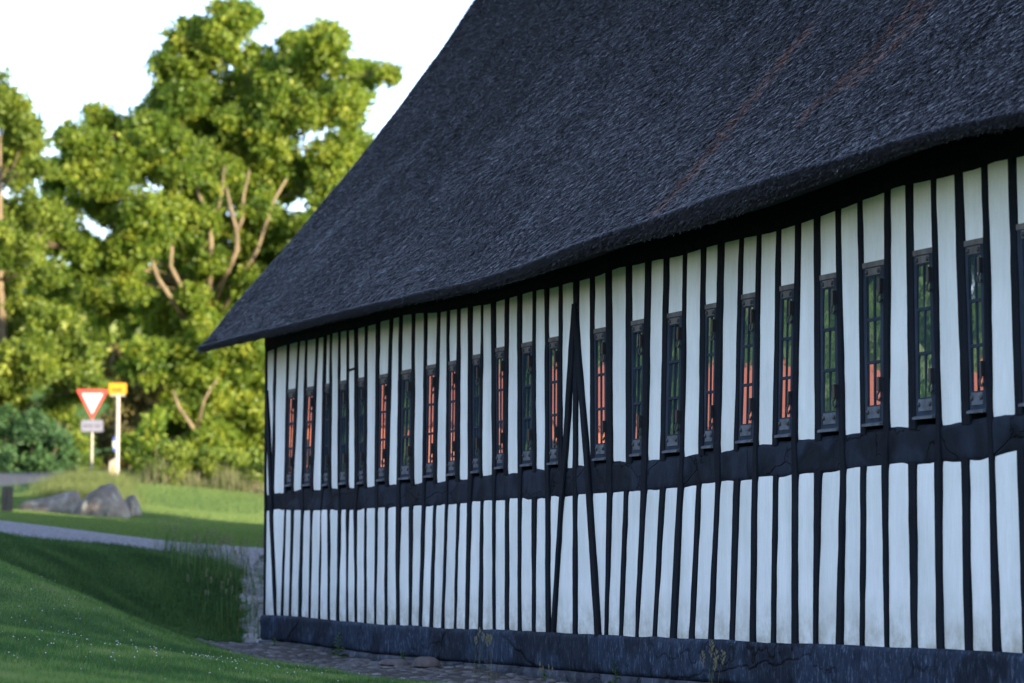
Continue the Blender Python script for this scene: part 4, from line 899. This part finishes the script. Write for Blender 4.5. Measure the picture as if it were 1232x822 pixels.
for P, r in [([(250,380,-.3),(254,300,F_),(253,266,F_),(241,238,F_),(232,215,F_+.5)], .16), ([(253,268,F_),(262,252,F_),(267,232,F_),(270,200,F_)], .10), ([(252,380,-.3),(285,300,F_),(285,279,F_),(277,248,F_),(272,225,F_)], .16), ([(285,280,F_),(292,262,F_),(293,236,F_),(300,205,F_)], .11),
             ([(246,400,-.3),(205,320,F_),(208,280,F_),(207,240,F_),(200,215,F_)], .13), ([(246,420,-.3),(190,335,F_),(178,300,F_),(160,272,F_),(140,262,F_)], .13), ([(180,304,F_),(188,270,F_),(190,240,F_)], .08), ([(253,400,-.3),(310,300,F_),(330,240,F_),(345,215,F_)], .12),
             ([(250,620,-.2),(236,520,-1.9),(215,490,-2.4),(208,470,-2.4)], .14), ([(236,520,-1.9),(246,480,-2.2),(262,455,-2.2)], .1)]: big_limb(mb, P, r)
mb.build('limbs', M['bark'], big, smooth=True)
LEFT = [(10,130,24),(-20,110,30),(35,165,26),(5,190,34),(55,205,14),(-40,180,34),(60,265,18),(20,250,34),(-30,260,34),(30,310,32),(62,330,20),(-20,330,36),(20,380,38),(70,400,32),(-30,400,40),(105,425,18),(50,450,36),(95,460,26),(0,455,38),(120,470,16),(70,490,22),(15,490,24),(-50,480,34),(-90,300,60),(-100,420,60),(-90,180,50)]
px_tree('broadleaf_tree', 0, 80, [(0,520,0),(5,440,.2),(0,340,0),(0,230,0),(0,150,0)], [(x, y, r*1.1) for x, y, r in LEFT], .2, M['leaf_b'], 110, 32, .30, .175, 'yellowish green tree cut by the left picture edge behind the shrubs', 2.2)
def shrub(basepx, pyb, Y_, blobspx, mat, label, per=110, nleaf=24, crad=.22, size=.18, spread=.8, name='shrub', cat='shrub', group=None):
    b = at(basepx, pyb, Y_); z = Hs(b.x, Y_); k = Y_/F
    bl = [(at(x, y, Y_).x-b.x, random.uniform(-spread, spread), at(x, y, Y_).z-z, r*k) for x, y, r in blobspx]
    r = empty(name, (b.x, Y_, z)); tag(r, label, cat, group); mb = MB()
    for (x, y, zz_, r_) in bl: mb.tube([(x*.3, y*.3, -.1), (x*.7, y*.7, zz_*.5), (x, y, zz_)], [.03, .02, .008], 5)
    mb.build('stems', M['bark'], r); V, A = crown(bl, per, nleaf, crad, size); mass('foliage', V, 4, mat, r, A); return r
shrub(30, 570, 78, [(10,510,26),(45,515,26),(-20,515,28),(25,540,30),(62,535,24),(78,550,18),(0,550,24),(-40,545,28),(80,530,12),(50,557,20),(10,562,18),(-15,565,20),(35,566,16),(62,567,14),(20,575,16)], M['leaf_c'], 'rounded dark green shrub beyond the road at the left edge', 190, 24, .2, .12)
shrub(88, 570, 79.5, [(88,510,16),(95,530,16),(98,550,16),(80,500,12),(70,492,12),(108,560,12)], M['leaf_b'], 'yellow-green shrub on the right flank of the dark rounded shrub', 70)
shrub(150, 575, 88, [(140,430,20),(165,440,22),(130,460,20),(160,480,26),(175,500,22),(140,510,24),(125,530,18),(165,530,22),(185,470,14),(145,555,22),(120,560,16)], M['leaf_d'], 'olive brown bushy shrub behind the yellow sign', 110, 24, .25, .18)
px_tree('broadleaf_tree', 215, 108, [(215,540,0),(212,470,0),(210,420,0)], [(120,450,22),(150,470,26),(185,430,30),(215,400,30),(215,450,36),(180,490,34),(250,430,34),(260,480,36),(300,440,36),(300,500,36),(215,520,36),(255,545,36),(300,560,34),(340,520,40),(340,450,40),(170,545,26),(340,580,30),(210,575,26)], .2, M['leaf_b'], 70, 24, .4, .32, 'darker tree half hidden behind the tall broad-crowned one', 1.5)
shrub(190, 590, 72, [(170,540,16),(190,520,16),(200,550,20),(175,570,16),(215,570,20),(195,575,14),(182,500,12)], M['leaf_a'], 'bright leafy sapling right of the bus stop pole', 120, 24, .22, .17)
shrub(270, 600, 70, [(250,575,20),(275,560,18),(300,575,20),(325,570,20),(310,550,14),(240,590,14),(345,575,20),(225,572,18),(262,585,16)], M['leaf_b'], 'low green bushes at the tree foot beside the barn corner', 120, 24, .22, .17)
# rough hedge strip at the lawn's far edge
x0 = at(163, 612, 58).x; x1 = at(420, 612, 58).x
r = empty('hedge', ((x0+x1)/2, 59, Hs((x0+x1)/2, 59))); tag(r, 'golden green unclipped hedge along the far edge of the lawn', 'hedge')
bl = []
for k_ in range(60):
    x = x0+(x1-x0)*random.random(); y = 59+random.uniform(-.2, .9); h = random.uniform(.1, .74); bl.append((x-(x0+x1)/2, y-59, Hs(x, y)-Hs((x0+x1)/2, 59)+h, random.uniform(.16, .32)))
V, A = crown(bl, 330, 20, .14, .085); mass('foliage', V, 4, M['leaf_b'], r, A)
nb = 9000; X = RNG.uniform(x0, x1, nb); Y = RNG.uniform(58.6, 60, nb)
Z = H(X, Y)-Hs((x0+x1)/2, 59); hh = RNG.uniform(.12, .62, nb)*(.75+.25*np.sin(X*4.1)+.2*np.sin(X*9.3)); a = RNG.random(nb)*6.283; w = np.c_[np.cos(a), np.sin(a), 0*a]*.008; b = np.c_[X-(x0+x1)/2, Y-59, Z]
tp = b+np.c_[RNG.normal(0, .1, nb), RNG.normal(0, .1, nb), hh]; mass('tall_grass', np.stack([b-w, b+w, tp], 1), 3, M['straw_grass'], r, RNG.random(nb))
# tall grass bank behind the boulders
nb = 40000; Y = RNG.uniform(50.5, 60.5, nb); X = (RNG.normal(108, 22, nb)-CX)/F*Y; hh = RNG.uniform(.08, .36, nb)
tag(blades('verge_grass', X, Y, hh, RNG.uniform(.003, .007, nb), RNG.uniform(.1, .9, nb), M['straw_grass'], None, RNG.random(nb)**1.5*.6), 'long seeding grass on the bank behind the boulders', 'grass', kind='stuff')

# unseen trees added on the barn's far side to shade the lawn
def free_tree(x, y, h, w, mat, label, per=9, nleaf=20, crad=.5, size=.34, trunk=.22, group=None, low=.25):
    z = Hs(x, y); bl = []
    for k_ in range(int(16+h)):
        f = random.random(); rr = w*(.35+.65*math.sin(math.pi*(.12+.8*f))); a = random.uniform(0, 6.283); q = rr*random.random()**.5*.75
        bl.append((q*math.cos(a), q*math.sin(a), h*(low+(1-low)*f*.92), w*random.uniform(.28, .42)))
    return tree('broadleaf_tree', (x, y, z), [(0, 0, h*.3), (.2, 0, h*.5), (0, .2, h*.75)], bl, trunk, mat, per, nleaf, crad, size, label, 'tree', group)
for (x, y, h, w, lab) in [(3.2,31.5,6.2,2.,'tree behind the barn just past its far gable, nearest of the row'),(3.6,35,6.2,2.,'second added shade tree of the row hidden behind the thatched roof'),(4,38.6,4.6,1.9,'third added shade tree of the row hidden behind the thatched roof')]:
    free_tree(x, y, h, w, M['leaf_a'], lab, 26, group='added row of shade trees behind the barn', low=.06)
# surroundings mirrored in the panes: a red brick house and garden trees off to the left
HX, HY = -28., 44.; hd = math.atan2(.70, -.715)
house = empty('brick_house', (HX, HY, Hs(HX, HY)), math.atan2(-.73, -.68)+math.pi); tag(house, 'red brick house off to the left, seen only mirrored in the barn panes', 'house')
M['brick'] = mat_noise('red_brick', [(.3, (.36, .12, .08)), (.7, (.48, .17, .11))], 6, (1, 1, 1), .9, .3, .01); M['tile'] = mat_noise('clay_tiles', [(.3, (.36, .11, .07)), (.7, (.47, .16, .10))], 5, (1, 1, 1), .9, .3, .02)
mb = MB(); mb.box(-7, 7, -3.5, 3.5, -1., 1.75); mb.build('wall', M['brick'], house)
mb = MB(); mb.add([(-7.3, -3.9, 1.6), (7.3, -3.9, 1.6), (7.3, 3.9, 1.6), (-7.3, 3.9, 1.6), (-7.3, 0, 3.0), (7.3, 0, 3.0)], [(0, 1, 5, 4), (2, 3, 4, 5), (1, 2, 5), (3, 0, 4), (3, 2, 1, 0)]); mb.build('roof', M['tile'], house)
for x in (-4.5, -1.5, 2.2, 5.): mb = MB(); mb.box(x-.45, x+.45, -3.56, -3.505, .5, 1.3, 0); mb.build('window', M['dark'], house)
GT = [(-52,30,14,5),(-48,36,14,5),(-45,42,14,5),(-42,47,14,5),(-38,51,14,5),(-34,55,14,5),(-30,60,13,4.6),(-26,66,12,4),(-21,71,10,3.4)]
GL = ['tree behind the far left corner of the brick house', 'garden tree behind the brick house roof', 'tree behind the right half of the brick house']
for k_, (x, y, h, w) in enumerate(GT):
    free_tree(x, y, h, w, M['leaf_c'], ['garden tree number', GL[0], GL[1], GL[2]][0 if 0 else 1+k_//3]+(', nearest', ', middle', ', farthest')[k_ % 3]+' of three', 11, 20, .7, .62, .3, 'garden trees off to the left', .1)
# field hedges and wood on the far rise
def far_wood(x0, x1, y, h, label, n=40):
    z = Hs((x0+x1)/2, y); r = empty('woodland', ((x0+x1)/2, y, z)); tag(r, label, 'woodland', kind='stuff'); bl = []
    for k_ in range(n):
        x = random.uniform(x0, x1); bl.append((x-(x0+x1)/2, random.uniform(-4, 4), Hs(x, y)-z+h*random.uniform(.25, .9), random.uniform(1.6, 3.)))
    V, A = crown(bl, 2.6, 16, 1., .75); o = mass('foliage', V, 4, M['leaf_b'], r, A); return r
far_wood(-80, -10, 172, 7, 'wood on the rise beyond the road at the left', 260); far_wood(-8, 70, 168, 6, 'wood on the rise beyond the tall tree', 60)
